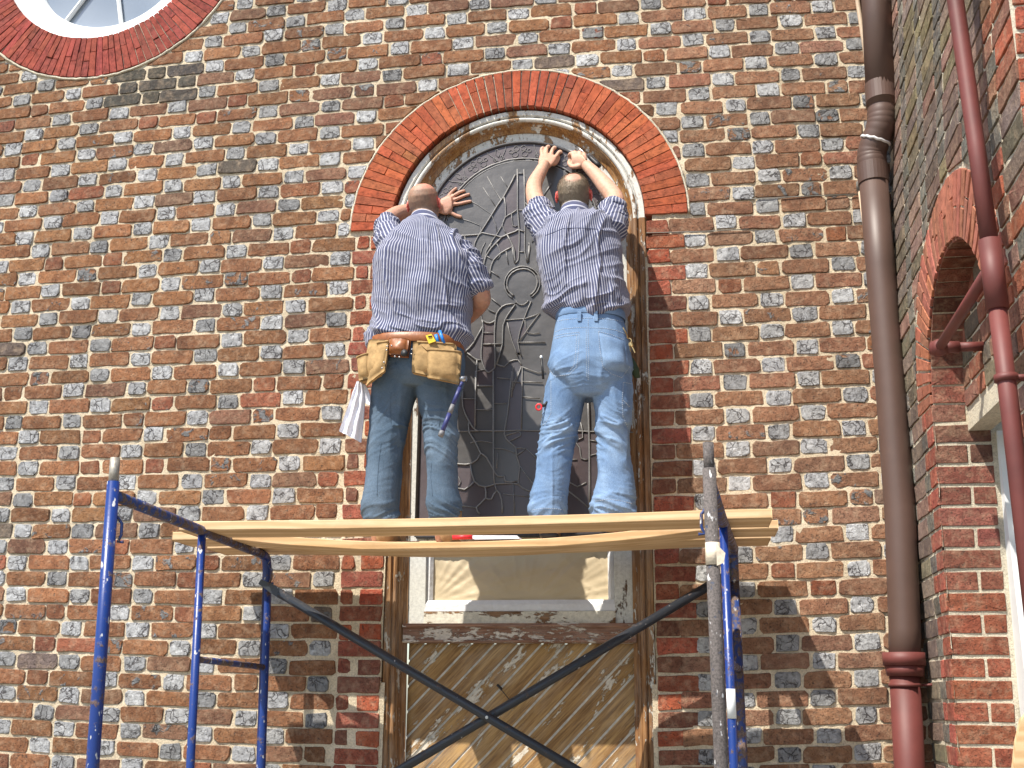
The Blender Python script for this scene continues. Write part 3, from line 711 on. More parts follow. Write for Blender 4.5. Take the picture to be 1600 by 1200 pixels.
# ------------------------------------------------------------------ leaded glass panel
panel = thing('stained_glass_panel', 'dark arched stained glass panel with lead lines being fitted by the men', 'stained glass')
GR = .512; GY = .072; GZB = 2.36; GX = WX+.003
s1 = 300/1600
def q1(L): return [(670+x*s1, 210+y*s1) for x, y in L]
def q2(L): return [(700+x*.2, 380+y*.2) for x, y in L]
def q3(L): return [(690+x*.2, 580+y*.2) for x, y in L]
cames = [  # (pixel polyline, radius)
 (q1([(740, 290), (740, 620), (755, 800), (750, 980), (745, 1050), (720, 1075)]), .0055), (q1([(795, 290), (800, 620), (800, 810), (800, 980), (820, 1060)]), .0055),
 (q1([(740, 325), (800, 325)]), .004), (q1([(755, 978), (800, 978)]), .004), (q1([(750, 630), (798, 630)]), .003),
 (q1([(720, 335), (625, 520), (560, 610), (520, 680), (430, 820), (385, 900), (378, 960), (370, 1080), (400, 1300)]), .0055),
 (q1([(485, 350), (600, 545), (625, 520), (640, 680), (570, 830), (520, 900), (515, 950)]), .004),
 (q1([(300, 530), (520, 665), (570, 830)]), .003), (q1([(740, 625), (690, 660), (640, 690), (615, 760), (650, 835)]), .004),
 (q1([(190, 848), (420, 835), (440, 820), (560, 845), (610, 855), (650, 835), (720, 810), (750, 795), (800, 815)]), .0055),
 (q1([(610, 855), (520, 950), (480, 1010), (455, 1100), (440, 1180)]), .0055), (q1([(650, 835), (700, 930), (715, 1000), (720, 1075)]), .0055),
 (q1([(700, 935), (600, 990), (540, 1050), (515, 1120), (510, 1180)]), .0055), (q1([(480, 1010), (540, 1050)]), .003),
 (q2([(340, 0), (300, 60), (285, 150), (270, 220)]), .005), (q2([(325, 210), (400, 265)]), .003),
 (q2([(630, 0), (640, 30), (620, 150)]), .005), (q2([(520, 150), (500, 20)]), .005),
 (q2([(290, 465), (320, 520), (380, 545)]), .003), (q2([(340, 430), (410, 490)]), .003),
 (q2([(525, 475), (455, 480), (400, 520), (370, 600), (365, 780), (370, 900), (365, 975)]), .0055), (q2([(525, 480), (470, 560), (430, 640), (425, 790), (380, 945)]), .0055),
 (q2([(250, 510), (265, 600), (330, 625), (375, 600)]), .005), (q2([(265, 600), (275, 660), (265, 780), (260, 900), (290, 985), (320, 1010), (365, 975)]), .0055),
 (q2([(270, 650), (200, 780), (130, 850), (80, 850)]), .0055), (q2([(275, 790), (425, 787)]), .0045), (q2([(150, 855), (215, 905), (262, 912)]), .0045),
 (q2([(225, 912), (225, 1000), (215, 1200)]), .0055), (q2([(228, 1115), (350, 1115)]), .0045), (q2([(355, 1000), (355, 1200)]), .0055),
 (q2([(380, 945), (440, 965), (480, 925), (545, 910), (575, 960)]), .0045), (q2([(510, 965), (500, 1200)]), .004), (q2([(575, 960), (500, 1160)]), .004), (q2([(580, 965), (580, 1200)]), .003),
 (q2([(650, 455), (590, 600), (545, 770), (575, 880)]), .004), (q2([(455, 600), (600, 590), (720, 545)]), .0035), (q2([(545, 775), (760, 775)]), .0035),
 (q2([(465, 620), (500, 760), (545, 880)]), .004), (q2([(720, 545), (640, 650), (560, 760)]), .003), (q2([(575, 965), (700, 1010), (760, 1000)]), .003),
 (q3([(165, 150), (165, 280), (215, 390), (265, 460), (300, 465)]), .005), (q3([(215, 390), (215, 470), (305, 640), (225, 725), (125, 725), (-60, 730)]), .0055),
 (q3([(265, 0), (262, 440)]), .005), (q3([(405, 0), (405, 460), (405, 760), (415, 880)]), .0055), (q3([(285, 113), (400, 113)]), .0045),
 (q3([(-60, 480), (215, 468), (400, 465), (495, 465), (620, 462), (760, 465), (1000, 468), (1350, 475), (1600, 480)]), .0045),
 (q3([(305, 640), (350, 670), (400, 760), (440, 820), (490, 820), (500, 860), (590, 860)]), .005), (q3([(225, 725), (255, 860), (340, 905), (420, 880), (540, 875), (610, 885)]), .0055),
 (q3([(255, 860), (180, 925), (60, 895), (-60, 900)]), .0055), (q3([(340, 905), (345, 990), (270, 1065), (300, 1115)]), .0055), (q3([(270, 1065), (120, 1050), (60, 1060)]), .0045),
 (q3([(345, 990), (390, 1000), (430, 930), (470, 1000), (475, 1110)]), .0055), (q3([(415, 880), (430, 930)]), .005),
 (q3([(550, 0), (520, 300), (490, 490), (530, 550), (580, 600), (585, 660), (610, 740), (600, 860), (615, 900), (680, 935), (740, 930)]), .005),
 (q3([(600, 0), (545, 140)]), .0035), (q3([(630, 0), (620, 455)]), .003), (q3([(500, 505), (600, 470), (615, 505), (530, 545)]), .004), (q3([(580, 600), (655, 605), (590, 655)]), .004),
 (q3([(610, 740), (700, 860), (760, 930)]), .0045), (q3([(1140, 150), (1155, 600), (1155, 1100)]), .007), (q3([(1085, 400), (1105, 520), (1040, 540), (1080, 600), (1090, 680), (1140, 690)]), .004),
 (q3([(990, 690), (1060, 690)]), .004), (q3([(990, 860), (1060, 900), (1130, 870)]), .004), (q3([(980, 930), (1060, 990), (1140, 1060)]), .004), (q3([(1160, 540), (1220, 550)]), .003), (q3([(1160, 660), (1230, 640)]), .003),
 (q3([(850, 465), (860, 900), (830, 1100)]), .004),
 (q1([(950, 520), (1020, 410)]), .006), (q1([(950, 530), (990, 620), (1030, 700)]), .005), (q1([(835, 930), (830, 1060)]), .005), (q1([(860, 900), (950, 760), (1050, 700), (1300, 900)]), .004),
 (q1([(600, 350), (660, 450)]), .003), (q1([(450, 440), (560, 610)]), .003), (q1([(260, 700), (430, 760), (420, 820)]), .003), (q1([(300, 850), (330, 960), (380, 960)]), .004),
 (q1([(470, 900), (430, 1000), (455, 1100)]), .003), (q1([(560, 900), (600, 990), (570, 1040)]), .003), (q1([(640, 960), (660, 1080)]), .003), (q1([(690, 660), (700, 760), (740, 760)]), .003),
 (q2([(275, 700), (355, 700)]), .003), (q2([(225, 1000), (290, 985)]), .003), (q2([(600, 600), (620, 700), (720, 700)]), .003), (q2([(385, 1050), (490, 1060)]), .003), (q2([(505, 1080), (575, 1090)]), .003), (q2([(580, 1080), (740, 1090)]), .003),
 (q3([(165, 215), (262, 215)]), .003), (q3([(270, 300), (400, 300)]), .003), (q3([(410, 250), (510, 250)]), .003), (q3([(630, 200), (770, 210)]), .003), (q3([(410, 600), (500, 610), (580, 640)]), .003), (q3([(440, 640), (430, 760)]), .003),
 (q3([(225, 560), (310, 545), (405, 560)]), .003), (q3([(480, 960), (690, 980)]), .003), (q3([(560, 880), (570, 1110)]), .003), (q3([(100, 780), (150, 860), (120, 900)]), .003), (q3([(660, 605), (760, 700)]), .003),
 (q1([(820, 430), (950, 620)]), .004), (q1([(800, 560), (900, 700), (905, 850)]), .004),
]
halo = atY(816, 443, GY)
inner_r = GR-.095
P2 = []
for L, r in cames: P2.append(([atY(x, y, GY-.004) for x, y in L], r))
def arcp(cx, cz, r, a0, a1, n): return [Vector((cx+r*math.cos(a0+(a1-a0)*i/n), GY-.004, cz+r*math.sin(a0+(a1-a0)*i/n))) for i in range(n+1)]
P2.append((arcp(halo.x, halo.z, .080, R(-58), R(238), 40), .0055)); P2.append((arcp(halo.x, halo.z, .094, R(-58), R(238), 40), .0045))
P2.append((arcp(halo.x, halo.z-.085, .034, R(200), R(340), 10), .0035))
bd = [Vector((GX-inner_r, GY-.004, GZB))]+arcp(GX, WZ-.01, inner_r, math.pi, 0, 60)+[Vector((GX+inner_r, GY-.004, GZB))]
bd = [Vector((p.x, p.y, p.z)) for p in bd]; P2.append((bd, .0055)); P2.append(([Vector((GX-(inner_r-.014)*math.cos(t), GY-.004, WZ-.01+(inner_r-.014)*math.sin(t))) for t in np.linspace(0, math.pi, 60)], .003))
for i in range(1, 12):   # divisions and curls of the ornamental border
    a = math.pi*i/12; d = Vector((math.cos(a), 0, math.sin(a))); c = Vector((GX, GY-.004, WZ-.01)); tv = Vector((-d.z, 0, d.x))
    if i % 2:
        for sgn in (-1, 1):
            P2.append(([c+d*inner_r+tv*sgn*.005, c+d*(inner_r+.03)+tv*sgn*.022, c+d*(inner_r+.06)+tv*sgn*.045, c+d*(GR-.008)+tv*sgn*.055], .0022))
            cc = c+d*(inner_r+.022)+tv*sgn*.020
            P2.append(([cc+(d*math.cos(t)+tv*math.sin(t))*(.014-.0011*k) for k, t in enumerate(np.linspace(0, 9, 12))], .0018))
        P2.append(([c+d*(inner_r+.03), c+d*(inner_r+.055)+tv*.012, c+d*(inner_r+.083), c+d*(inner_r+.055)-tv*.012, c+d*(inner_r+.03)], .002))
    else:
        for sgn in (-1, 1):
            for rr_, off, rad in ((.028, .026, .016), (.062, .020, .014), (.045, .050, .010)):
                cc = c+d*(inner_r+rr_)+tv*sgn*off; P2.append(([cc+(d*math.cos(t)+tv*math.sin(t))*rad for t in np.linspace(0, 2*math.pi, 11)], .0018))
mb = MB()
for L, r in P2:
    L = catmull(L, 2) if len(L) > 2 and len(L) < 14 else L
    L = [p+Vector((random.gauss(0, .0006), 0, random.gauss(0, .0006))) for p in L]
    mb.tube(L, [r*.82*random.uniform(.85, 1.15) for _ in L], 6)
mb.build('lead_came', LEAD, panel, True)
ed = [Vector((GX-GR+.004, GY-.004, GZB))]+arcp(GX, WZ-.01, GR, math.pi, 0, 60)+[Vector((GX+GR-.004, GY-.004, GZB))]; mb = MB(); mb.tube(ed, .009, 8); mb.tube([ed[0], ed[-1]], .009, 8)
mb.build('edge_came', M_plain('dark_edge_came', (.055, .052, .055), .6, .4, .2), panel, True)
# panes: flood-filled regions between the cames
st = .006; gxs = np.arange(GX-GR, GX+GR, st); gzs = np.arange(GZB, WZ+GR, st); nx, nz = len(gxs), len(gzs)
inside = np.zeros((nx, nz), bool)
for i, x in enumerate(gxs):
    for j, z in enumerate(gzs):
        inside[i, j] = (z < WZ-.01 and abs(x-GX) < GR-.004) or math.hypot(x-GX, z-WZ+.01) < GR-.002
line = np.zeros((nx, nz), bool)
for L, r in P2:
    if r < .0024: continue
    L = catmull(L, 2) if len(L) > 2 and len(L) < 14 else L
    for a, b in zip(L, L[1:]):
        n = int((b-a).length/.002)+2
        for k in range(n):
            p = a.lerp(b, k/n); i = int(round((p.x-gxs[0])/st)); j = int(round((p.z-gzs[0])/st))
            for di, dj in ((0, 0), (1, 0), (0, 1)):
                if 0 <= i+di < nx and 0 <= j+dj < nz: line[i+di, j+dj] = True
lab = np.zeros((nx, nz), int); cur = 0; sizes = {}
for i in range(nx):
    for j in range(nz):
        if inside[i, j] and not line[i, j] and not lab[i, j]:
            cur += 1; stack = [(i, j)]; lab[i, j] = cur; n = 0
            while stack:
                a, b = stack.pop(); n += 1
                for u, v in ((a+1, b), (a-1, b), (a, b+1), (a, b-1)):
                    if 0 <= u < nx and 0 <= v < nz and inside[u, v] and not line[u, v] and not lab[u, v]: lab[u, v] = cur; stack.append((u, v))
            sizes[cur] = n
for _ in range(5):   # grow each pane under its came
    g = lab.copy()
    for du, dv in ((1, 0), (-1, 0), (0, 1), (0, -1)):
        sh = np.roll(np.roll(lab, du, 0), dv, 1); g = np.where((g == 0) & inside, sh, g)
    lab = g
def M_glass(name, c):
    t = NT(name); P = pos(t); n = t.noise(3.5, 4, .6, P); col = t.mix(t.ramp(n, [(.3, 0.), (.7, 1.)]), tuple(q*.72 for q in c), tuple(q*1.3 for q in c)); t.b.inputs['Coat Weight'].default_value = .6; t.b.inputs['Coat Roughness'].default_value = .25
    return t.out(col, .5, t.bump(t.noise(9, 3, .5, P), .006), .45)
GM = [M_glass('smoky_glass', (.066, .060, .070)), M_glass('mauve_glass', (.074, .055, .059)), M_glass('dark_red_glass', (.046, .029, .030)), M_glass('grey_green_glass', (.074, .069, .067)), M_glass('olive_streak_glass', (.085, .075, .04))]
for k, n in sizes.items():
    if n < 4: continue
    V = []; F = []; cx = cz = cn = 0
    y = GY+random.uniform(-.001, .001); sl_ = (random.gauss(0, .004), random.gauss(0, .004))
    for j in range(nz):
        i = 0; row = lab[:, j]
        while i < nx:
            if row[i] == k:
                i0 = i
                while i < nx and row[i] == k: i += 1
                x0, x1 = gxs[i0]-st/2, gxs[i-1]+st/2; zz0, zz1 = gzs[j]-st/2, gzs[j]+st/2; b = len(V); V += [(x0, y, zz0), (x1, y, zz0), (x1, y, zz1), (x0, y, zz1)]; F.append([b, b+1, b+2, b+3]); cx += (x0+x1)/2; cz += zz0; cn += 1
            else: i += 1
    cx /= cn; cz /= cn; V = [(a, b+sl_[0]*(a-cx)+sl_[1]*(c-cz), c) for a, b, c in V]
    if cz > 3.62: g = GM[0] if random.random() < .8 else GM[1]
    elif cz > 3.15: g = random.choice([GM[0], GM[3], GM[1], GM[3]])
    elif cz > 2.8: g = random.choice([GM[1], GM[2], GM[3], GM[1]])
    else: g = random.choice([GM[2], GM[2], GM[1], GM[2]])
    if -.99 < cx < -.80 and cz < 2.56: g = GM[4]
    if -1. < cx < -.85 and 2.6 < cz < 3.15: g = GM[3]
    mk('pane', V, F, g, panel)

# ------------------------------------------------------------------ ground
t = NT('pale_gravel'); gm = t.out(t.mix(t.noise(8), (.17, .155, .12), (.22, .20, .16)), .95)
mk('ground', [(-60, -90, 0), (60, -90, 0), (60, 60, 0), (-60, 60, 0)], [(0, 1, 2, 3)], gm, kind='structure')

# ------------------------------------------------------------------ pipes
def px_path(L, Y): return [atY(x, y, Y) for x, y in L]
dp = thing('brown_downpipe', 'thick dark brown downpipe with an offset bend in the corner of the walls', 'downpipe')
r0 = .068
low = [(.918, -.105, 1.72), (.932, -.105, 1.9), (.955, -.105, 2.4), (.962, -.105, 3.0), (.964, -.105, 3.6), (.967, -.105, 4.08)]
mb = MB(); mb.tube(low, r0, 24); mb.build('lower_pipe', BROWNP, dp, True)
up_ = [(1.024, -.165, 4.42), (1.045, -.185, 5.1), (1.060, -.19, 5.6), (1.11, -.19, 6.6)]
mb = MB(); mb.tube(up_, r0+.004, 24); mb.build('upper_pipe', BROWNP, dp, True)
bend = catmull([(.967, -.105, 4.06), (.967, -.105, 4.15), (.973, -.110, 4.215), (1.012, -.150, 4.315), (1.023, -.163, 4.38), (1.024, -.165, 4.46)], 8)
mb = MB(); mb.tube(bend, [r0+.001+.0022*(i % 3 == 0)*(8 < i < 34) for i in range(len(bend))], 24); mb.build('bend', BROWNP, dp, True)
for z, x, y in ((4.09, .967, -.105), (4.50, 1.026, -.167)):
    mb = MB(); mb.tube([(x, y, z-.05), (x, y, z-.048), (x, y, z+.048), (x, y, z+.05)], [r0+.003, r0+.0055, r0+.0055, r0+.003], 28); mb.build('collar', BROWNP, dp, False)
mb = MB(); rc_ = Vector((.99, -.128, 4.262)); ax_ = Vector((.039, -.04, .1)).normalized(); e1 = ax_.orthogonal().normalized(); e2 = ax_.cross(e1)
mb.tube([rc_+(e1*math.cos(a)+e2*math.sin(a))*(r0+.002)+ax_*random.gauss(0, .003) for a in np.linspace(0, 2*math.pi, 24, endpoint=False)], .0075, 6, closed=True); mb.build('sealant_joint', PAINT, dp, True)
mb = MB(); mb.tube([(.918, -.105, 1.745), (.918, -.105, 1.80)], r0+.022, 24); rh = thing('red_hopper_pipe', 'dark red cast iron pipe with socket under the brown downpipe', 'drain pipe')
mb.build('socket_rim', REDPIPE, rh, True)
mb = MB(); mb.tube([(.917, -.105, 1.70), (.918, -.105, 1.746)], [r0+.008, r0+.016], 24); mb.build('socket', REDPIPE, rh, True)
mb = MB(); mb.tube([(.875, -.105, .05), (.90, -.105, 1.2), (.915, -.105, 1.705)], r0-.004, 24); mb.build('pipe', REDPIPE, rh, True)
mb = MB(); mb.tube([(.915, -.105, 1.655), (.915, -.105, 1.67)], r0+.003, 24); mb.tube([(.98, -.12, 1.663), (1.03, -.14, 1.665)], .006, 6); mb.build('strap', REDPIPE, rh, True)
mb = MB(); mb.tube([(.907, -.018, 1.75), (.912, -.018, 2.0), (.920, -.018, 2.5), (.926, -.018, 3.2), (.928, -.018, 3.7), (.912, -.018, 4.06)], .009, 8)
cn = mb.build('conduit', BATT, None, True); tag(cn, 'thin buff conduit running down beside the brown downpipe', 'conduit')
mb = MB(); mb.tube([(.911, -.018, 4.05), (.911, -.02, 4.09), (.93, -.03, 4.10)], .014, 8); mb.build('conduit_elbow', GREYC, cn, True)
mb = MB(); mb.tube([(1.015, -.018, 4.44), (.995, -.018, 4.9), (.982, -.018, 5.14), (.975, -.018, 5.6)], .012, 8); cn2 = mb.build('conduit', BATT, None, True); tag(cn2, 'thin orange buff conduit left of the upper downpipe, above the bend', 'conduit')
wr = MB(); wr.tube([p for p in px_path([(1010, 364), (1100, 361.5), (1170, 358)], -.012)], .0025, 6); wr.tube(px_path([(1172, 311), (1250, 307), (1345, 303)], -.012), .0025, 6)
wo = wr.build('cable', GREYC, None, True); tag(wo, 'thin grey cable stapled along a brick joint right of the arch', 'cable')
# soil stack on the side wall
ss = thing('red_waste_pipe', 'dark red waste pipe running down the side wall past the small arch', 'waste pipe')
SX = .945; SY = -1.945
def sp_(x, y): p = atX(x, y, SX); return (SX, p.y, p.z)
A_, B_ = atX(1497, 0, .96), atX(1568, 450, .96); yy = -1.93
mb = MB(); mb.tube([(SX, -1.90, 5.2), (SX, -1.90, 3.86), (SX, -1.945, 3.30), (SX, -1.965, 2.93)], .0265, 18); mb.build('upper_pipe', REDPIPE, ss, True)
mb = MB(); mb.tube([(SX, -1.965, 2.955), (SX, -1.968, 2.73)], .033, 18); mb.build('branch_fitting', REDPIPE, ss, True)
mb = MB(); mb.tube([(SX, -1.968, 2.74), (SX, -1.975, 2.40), (SX, -1.97, 1.2)], .0265, 18); mb.build('lower_pipe', REDPIPE, ss, True)
br0 = atX(1541, 428, .955); br1 = atX(1468, 543, 1.0)
mb = MB(); mb.tube([br0, br1], .019, 14); mb.build('branch_pipe', REDPIPE, ss, True)
mb = MB(); e = br1; mb.tube([e+Vector((-.03, .02, .005)), e+Vector((-.005, .01, .0)), e+Vector((.03, .0, .0))], [.026, .034, .026], 14); mb.ball(e, .034, .04, .034); mb.build('elbow', REDPIPE, ss, True)
e2 = atX(1536, 541, XT-.005); mb = MB(); mb.tube([e, e.lerp(e2, .45)], .024, 14); mb.tube([e.lerp(e2, .4), e2], .019, 14); mb.build('stub_pipe', REDPIPE, ss, True)
mb = MB(); mb.tube([(SX, -1.972, 2.525), (SX, -1.972, 2.505)], .034, 16); mb.box(SX, XS, -1.985, -1.955, 2.508, 2.522); mb.build('bracket', REDPIPE, ss, True)
mb = MB(); c = br0; mb.tube([c+Vector((.0, .0, .075)), c+Vector((.0, .01, -.02))], .008, 8); mb.build('clamp_bolt', STEEL, ss, True)
# timber with rounded corner at the right edge
bp = []
for x, y in ((1583, 1210), (1588, 1160), (1596, 1125), (1612, 1105), (1640, 1100), (1680, 1210)): p = atY(x, y, -1.2); bp.append(p)
V = [tuple(p) for p in bp]+[(p.x, p.y+.03, p.z) for p in bp]; n = len(bp); tb = mk('timber_offcut', V, [list(range(n)), list(range(n, 2*n))[::-1]]+[[i, n+i, n+(i+1) % n, (i+1) % n] for i in range(n)], LUM)
tag(tb, 'tan timber board with rounded top at the lower right edge', 'board')
#PART2
# ------------------------------------------------------------------ scaffold
def frame(x, lab, group, skew=0.):
    t = thing('scaffold', lab, 'scaffold', group=group); left = x < -1
    yf, ym, yr = -1.72, -.97, -.22; r = .0215; zt = 2.262
    def dx(z, y=-1.72): return (z-1.3)*(-.035 if left else .0)+(y+1.72)*skew
    m = BLUE if left else RUSTY
    mb = MB(); mb.tube([(x+dx(z), yf, z) for z in (.02, .8, 1.6, 2.315)], r, 16); mb.build('post', m if left else RUSTY, t, True)
    mb = MB(); mb.tube([(x+dx(2.3), yf, 2.30), (x+dx(2.4), yf, 2.40)], .0175, 14); mb.build('coupling_pin', PIN if left else RUSTY, t, True)
    mb = MB(); mb.tube([(x+dx(z, ym), ym, z) for z in (.02, 1.2, zt-.02)], .0165, 14); mb.build('post', BLUE, t, True)
    q_ = x+dx(2.2, yr); c = catmull([(q_, yr, 2.10), (q_, yr-.004, 2.175), (q_, yr-.03, 2.225), (q_, yr-.09, 2.236)], 5)
    mb = MB(); mb.tube([(x+dx(z, yr), yr, z) for z in (.02, 1.2, 2.10)]+c, r, 16); mb.build('post', BLUE if left else BLUE2, t, True)
    mb = MB(); mb.tube([(x+dx(2.2), yf+.01, 2.268), (x+dx(2.2, -1.), -1.0, 2.25), (x+dx(2.2, yr), yr-.08, 2.236)], .0205, 16); mb.build('top_bar', BLUE2, t, True)
    for z in (1.735, 1.2, .6):
        mb = MB(); mb.tube([(x+dx(z, ym), ym+.01, z), (x+dx(z, yr), yr-.01, z-.012)], .0135, 12); mb.build('rung', BLUE2, t, True)
    e = 1 if left else -1
    for z in (2.11, 1.0):
        for y_, o_ in ((yr, -.03), (yf, .02)):
            X_ = x+dx(z, y_)+e*.022; mb = MB(); mb.tube([(X_-e*.012, y_+o_, z+.085), (X_+e*.008, y_+o_, z+.06), (X_+e*.010, y_+o_, z+.02), (X_, y_+o_, z-.004), (X_+e*.02, y_+o_, z-.004)], .0055, 8); mb.build('brace_lock', BLUE2, t)
    return t
fl = frame(-1.945, 'blue scaffold end frame under the left ends of the planks', 'scaffold end frames')
fr = frame(.079, 'rusty grey and blue scaffold end frame under the right ends of the planks', 'scaffold end frames', .082)
mb = MB(); mb.tube([(.079, -1.722, 2.005), (.080, -1.722, 2.075)], .0235, 14); mb.add([(.09, -1.745, 2.07), (.118, -1.74, 2.04), (.112, -1.74, 2.01), (.09, -1.745, 2.0)], [(0, 1, 2, 3)]); tp = mb.build('tape_wrap', M_plain('shiny_buff_tape', (.72, .62, .48), .3, .6, 0, 40, .25, .003), fr, True)
mb = MB(); P_ = atY(1140, 1060, -.97-.012)
mb.tube([(.141, -.972, 1.53), (.141, -.972, 1.635)], .0172, 12); mb.build('paint_drip', WHITE, fr, True)
# cross braces
def brace(pa, pb, lab):
    t = thing('cross_brace', lab, 'brace', group='scaffold cross braces'); a, b = Vector(pa), Vector(pb); d = (b-a).normalized()
    mb = MB(); mb.tube([a+d*.10, b-d*.10], .0205, 14); mb.build('tube', BRACE, t, True)
    for e, s_ in ((a, 1), (b, -1)):
        mb = MB(); n = Vector((0, 1, 0)); u = d.cross(n); q = e+d*s_*.11; V = []
        for p, wd, th in ((e-d*s_*.015, .012, .003), (e+d*s_*.06, .020, .003), (q, .0205, .012)):
            V += [p+u*wd+n*th, p-u*wd+n*th, p-u*wd-n*th, p+u*wd-n*th]
        F = [(0, 1, 2, 3)]+[(k*4+j, k*4+4+j, k*4+4+(j+1) % 4, k*4+(j+1) % 4) for k in (0, 1) for j in range(4)]; mb.add(V, F); mb.build('flattened_end', BRACE, t)
    mb = MB(); mid = a.lerp(b, .5); mb.tube([mid+Vector((0, -.03, 0)), mid+Vector((0, .03, 0))], .007, 8); mb.build('pivot_bolt', STEEL, t)
    return t
brace((-1.975, -.275, 2.105), (.19, -.275, .92), 'dark cross brace sloping down to the right from the left scaffold frame')
brace((.19, -.235, 2.14), (-1.965, -.235, .895), 'dark cross brace sloping down to the left from the right scaffold frame')
# planks
def plank(y0, y1, zl, zr, sag, x0, x1, lab, th=.036):
    n = 24; V = []; 
    for i in range(n+1):
        u = i/n; x = x0+(x1-x0)*u; s_ = (x+.95)/1.02; z = zl+(zr-zl)*u-sag*max(0, 1-s_*s_); tw = random.gauss(0, .0004)
        V += [(x, y0, z+tw), (x, y1, z), (x, y1, z+th), (x, y0, z+th)]
    F = [(0, 3, 2, 1)]+[(i*4+j, i*4+4+j, i*4+4+(j+1) % 4, i*4+(j+1) % 4) for i in range(n) for j in range(4)]+[(n*4, n*4+1, n*4+2, n*4+3)]
    o = mk('scaffold_plank', V, F, LUM); tag(o, lab, 'plank', 'planks laid across the scaffold'); bv = o.modifiers.new('b', 'BEVEL'); bv.width = .003; bv.segments = 2; bv.angle_limit = R(50); return o
plank(-.985, -.745, 2.252, 2.264, .008, -2.075, .325, 'front scaffold plank, the straight one nearest the camera')
plank(-.700, -.465, 2.252, 2.264, .066, -2.24, .368, 'middle scaffold plank, sagging under the two men')
plank(-.375, -.120, 2.256, 2.270, .020, -2.22, .36, 'rear scaffold plank, the one nearest the wall')
mb = MB(); q = atY(745, 838, -.62)
V = [(-.96, -.66, 2.243), (-.70, -.66, 2.243), (-.70, -.5, 2.243), (-.96, -.5, 2.243), (-.95, -.65, 2.262), (-.71, -.65, 2.258), (-.71, -.51, 2.262), (-.95, -.51, 2.268)]
mb.add(V, [(0, 1, 5, 4), (1, 2, 6, 5), (2, 3, 7, 6), (3, 0, 4, 7), (4, 5, 6, 7)]); rg = mb.build('rag', CLOTH, None); tag(rg, 'crumpled white rag lying on the middle plank between the men', 'rag')
mb = MB(); mb.tube([(-.985, -.665, 2.252), (-.90, -.672, 2.252)], .010, 10); ts = mb.build('marker_pen', REDP, None, True); tag(ts, 'small red marker lying by the white rag on the plank', 'marker')

# ------------------------------------------------------------------ people
def remeshed(mb, voxel, smooth=2):
    me = bpy.data.meshes.new('tmp'); me.from_pydata([tuple(v) for v in mb.V], [], mb.F); o = bpy.data.objects.new('tmp', me); COL.objects.link(o)
    md = o.modifiers.new('r', 'REMESH'); md.mode = 'VOXEL'; md.voxel_size = voxel
    dg = bpy.context.evaluated_depsgraph_get(); dg.update(); m2 = bpy.data.meshes.new_from_object(o.evaluated_get(dg))
    bpy.data.objects.remove(o); n = len(m2.vertices); P = np.empty(n*3, np.float64); m2.vertices.foreach_get('co', P); P = P.reshape(-1, 3)
    E = np.empty(len(m2.edges)*2, np.int64); m2.edges.foreach_get('vertices', E); E = E.reshape(-1, 2)
    deg = np.bincount(E.ravel(), minlength=n)[:, None].astype(float)
    for _ in range(smooth):
        S = np.zeros_like(P)
        for k in range(3): S[:, k] = np.bincount(E[:, 0], P[E[:, 1], k], n)+np.bincount(E[:, 1], P[E[:, 0], k], n)
        P = P*.4+.6*S/np.maximum(deg, 1)
    return m2, P
def normals(m2, P):
    m2.vertices.foreach_set('co', P.ravel()); m2.update(); N = np.empty(len(P)*3, np.float32); m2.vertex_normals.foreach_get('vector', N); return N.reshape(-1, 3).astype(float)
def finish(m2, P, name, mat, parent, attrs):
    m2.name = name; m2.vertices.foreach_set('co', P.ravel()); m2.materials.clear(); m2.materials.append(mat); m2.shade_smooth()
    for k, (ty, a) in attrs.items():
        at = m2.attributes.new(k, ty, 'POINT'); a = np.asarray(a, np.float32); at.data.foreach_set('color' if ty == 'FLOAT_COLOR' else 'value', a.ravel())
    m2.update(); o = bpy.data.objects.new(name, m2); link(o, parent); return o
def ringpx(l, r, y, Y, dh, tilt=0):
    a, b = atY(l, y, Y), atY(r, y, Y); c = (a+b)/2; return (c, (b-a)/2+Vector((0, 0, tilt)), Vector((0, dh, 0)))
def chain(mb, pts, n=16):
    """capsule chain (px, py, Y, radius) or (Vector, radius)"""
    Q = []
    for p in pts:
        if len(p) == 4: Q.append((atY(p[0], p[1], p[2]), p[3]))
        else: Q.append((Vector(p[0]), p[1]))
    L = [q[0] for q in Q]; rr = [q[1] for q in Q]; m = 5
    C = catmull(L, m); Rr = []
    for i in range(len(rr)-1): Rr += [rr[i]+(rr[i+1]-rr[i])*k/m for k in range(m)]
    Rr.append(rr[-1]); d0 = (C[0]-C[1]).normalized(); d1 = (C[-1]-C[-2]).normalized()
    C = [C[0]+d0*Rr[0]*.85, C[0]+d0*Rr[0]*.5]+C+[C[-1]+d1*Rr[-1]*.5, C[-1]+d1*Rr[-1]*.85]; Rr = [Rr[0]*.4, Rr[0]*.85]+Rr+[Rr[-1]*.85, Rr[-1]*.4]
    mb.tube(C, Rr, n)
def seg_dist(P, a, b):
    a, b = np.array(a), np.array(b); ab = b-a; t = np.clip(((P-a)@ab)/(ab@ab), 0, 1); d = P-(a+t[:, None]*ab); return np.linalg.norm(d, axis=1), t, d
def fold_noise(P, scale, k=1., pw=1.):
    n = vnoise(P*np.array(scale)); return (1-np.abs(n)*k).clip(0, 1)**pw
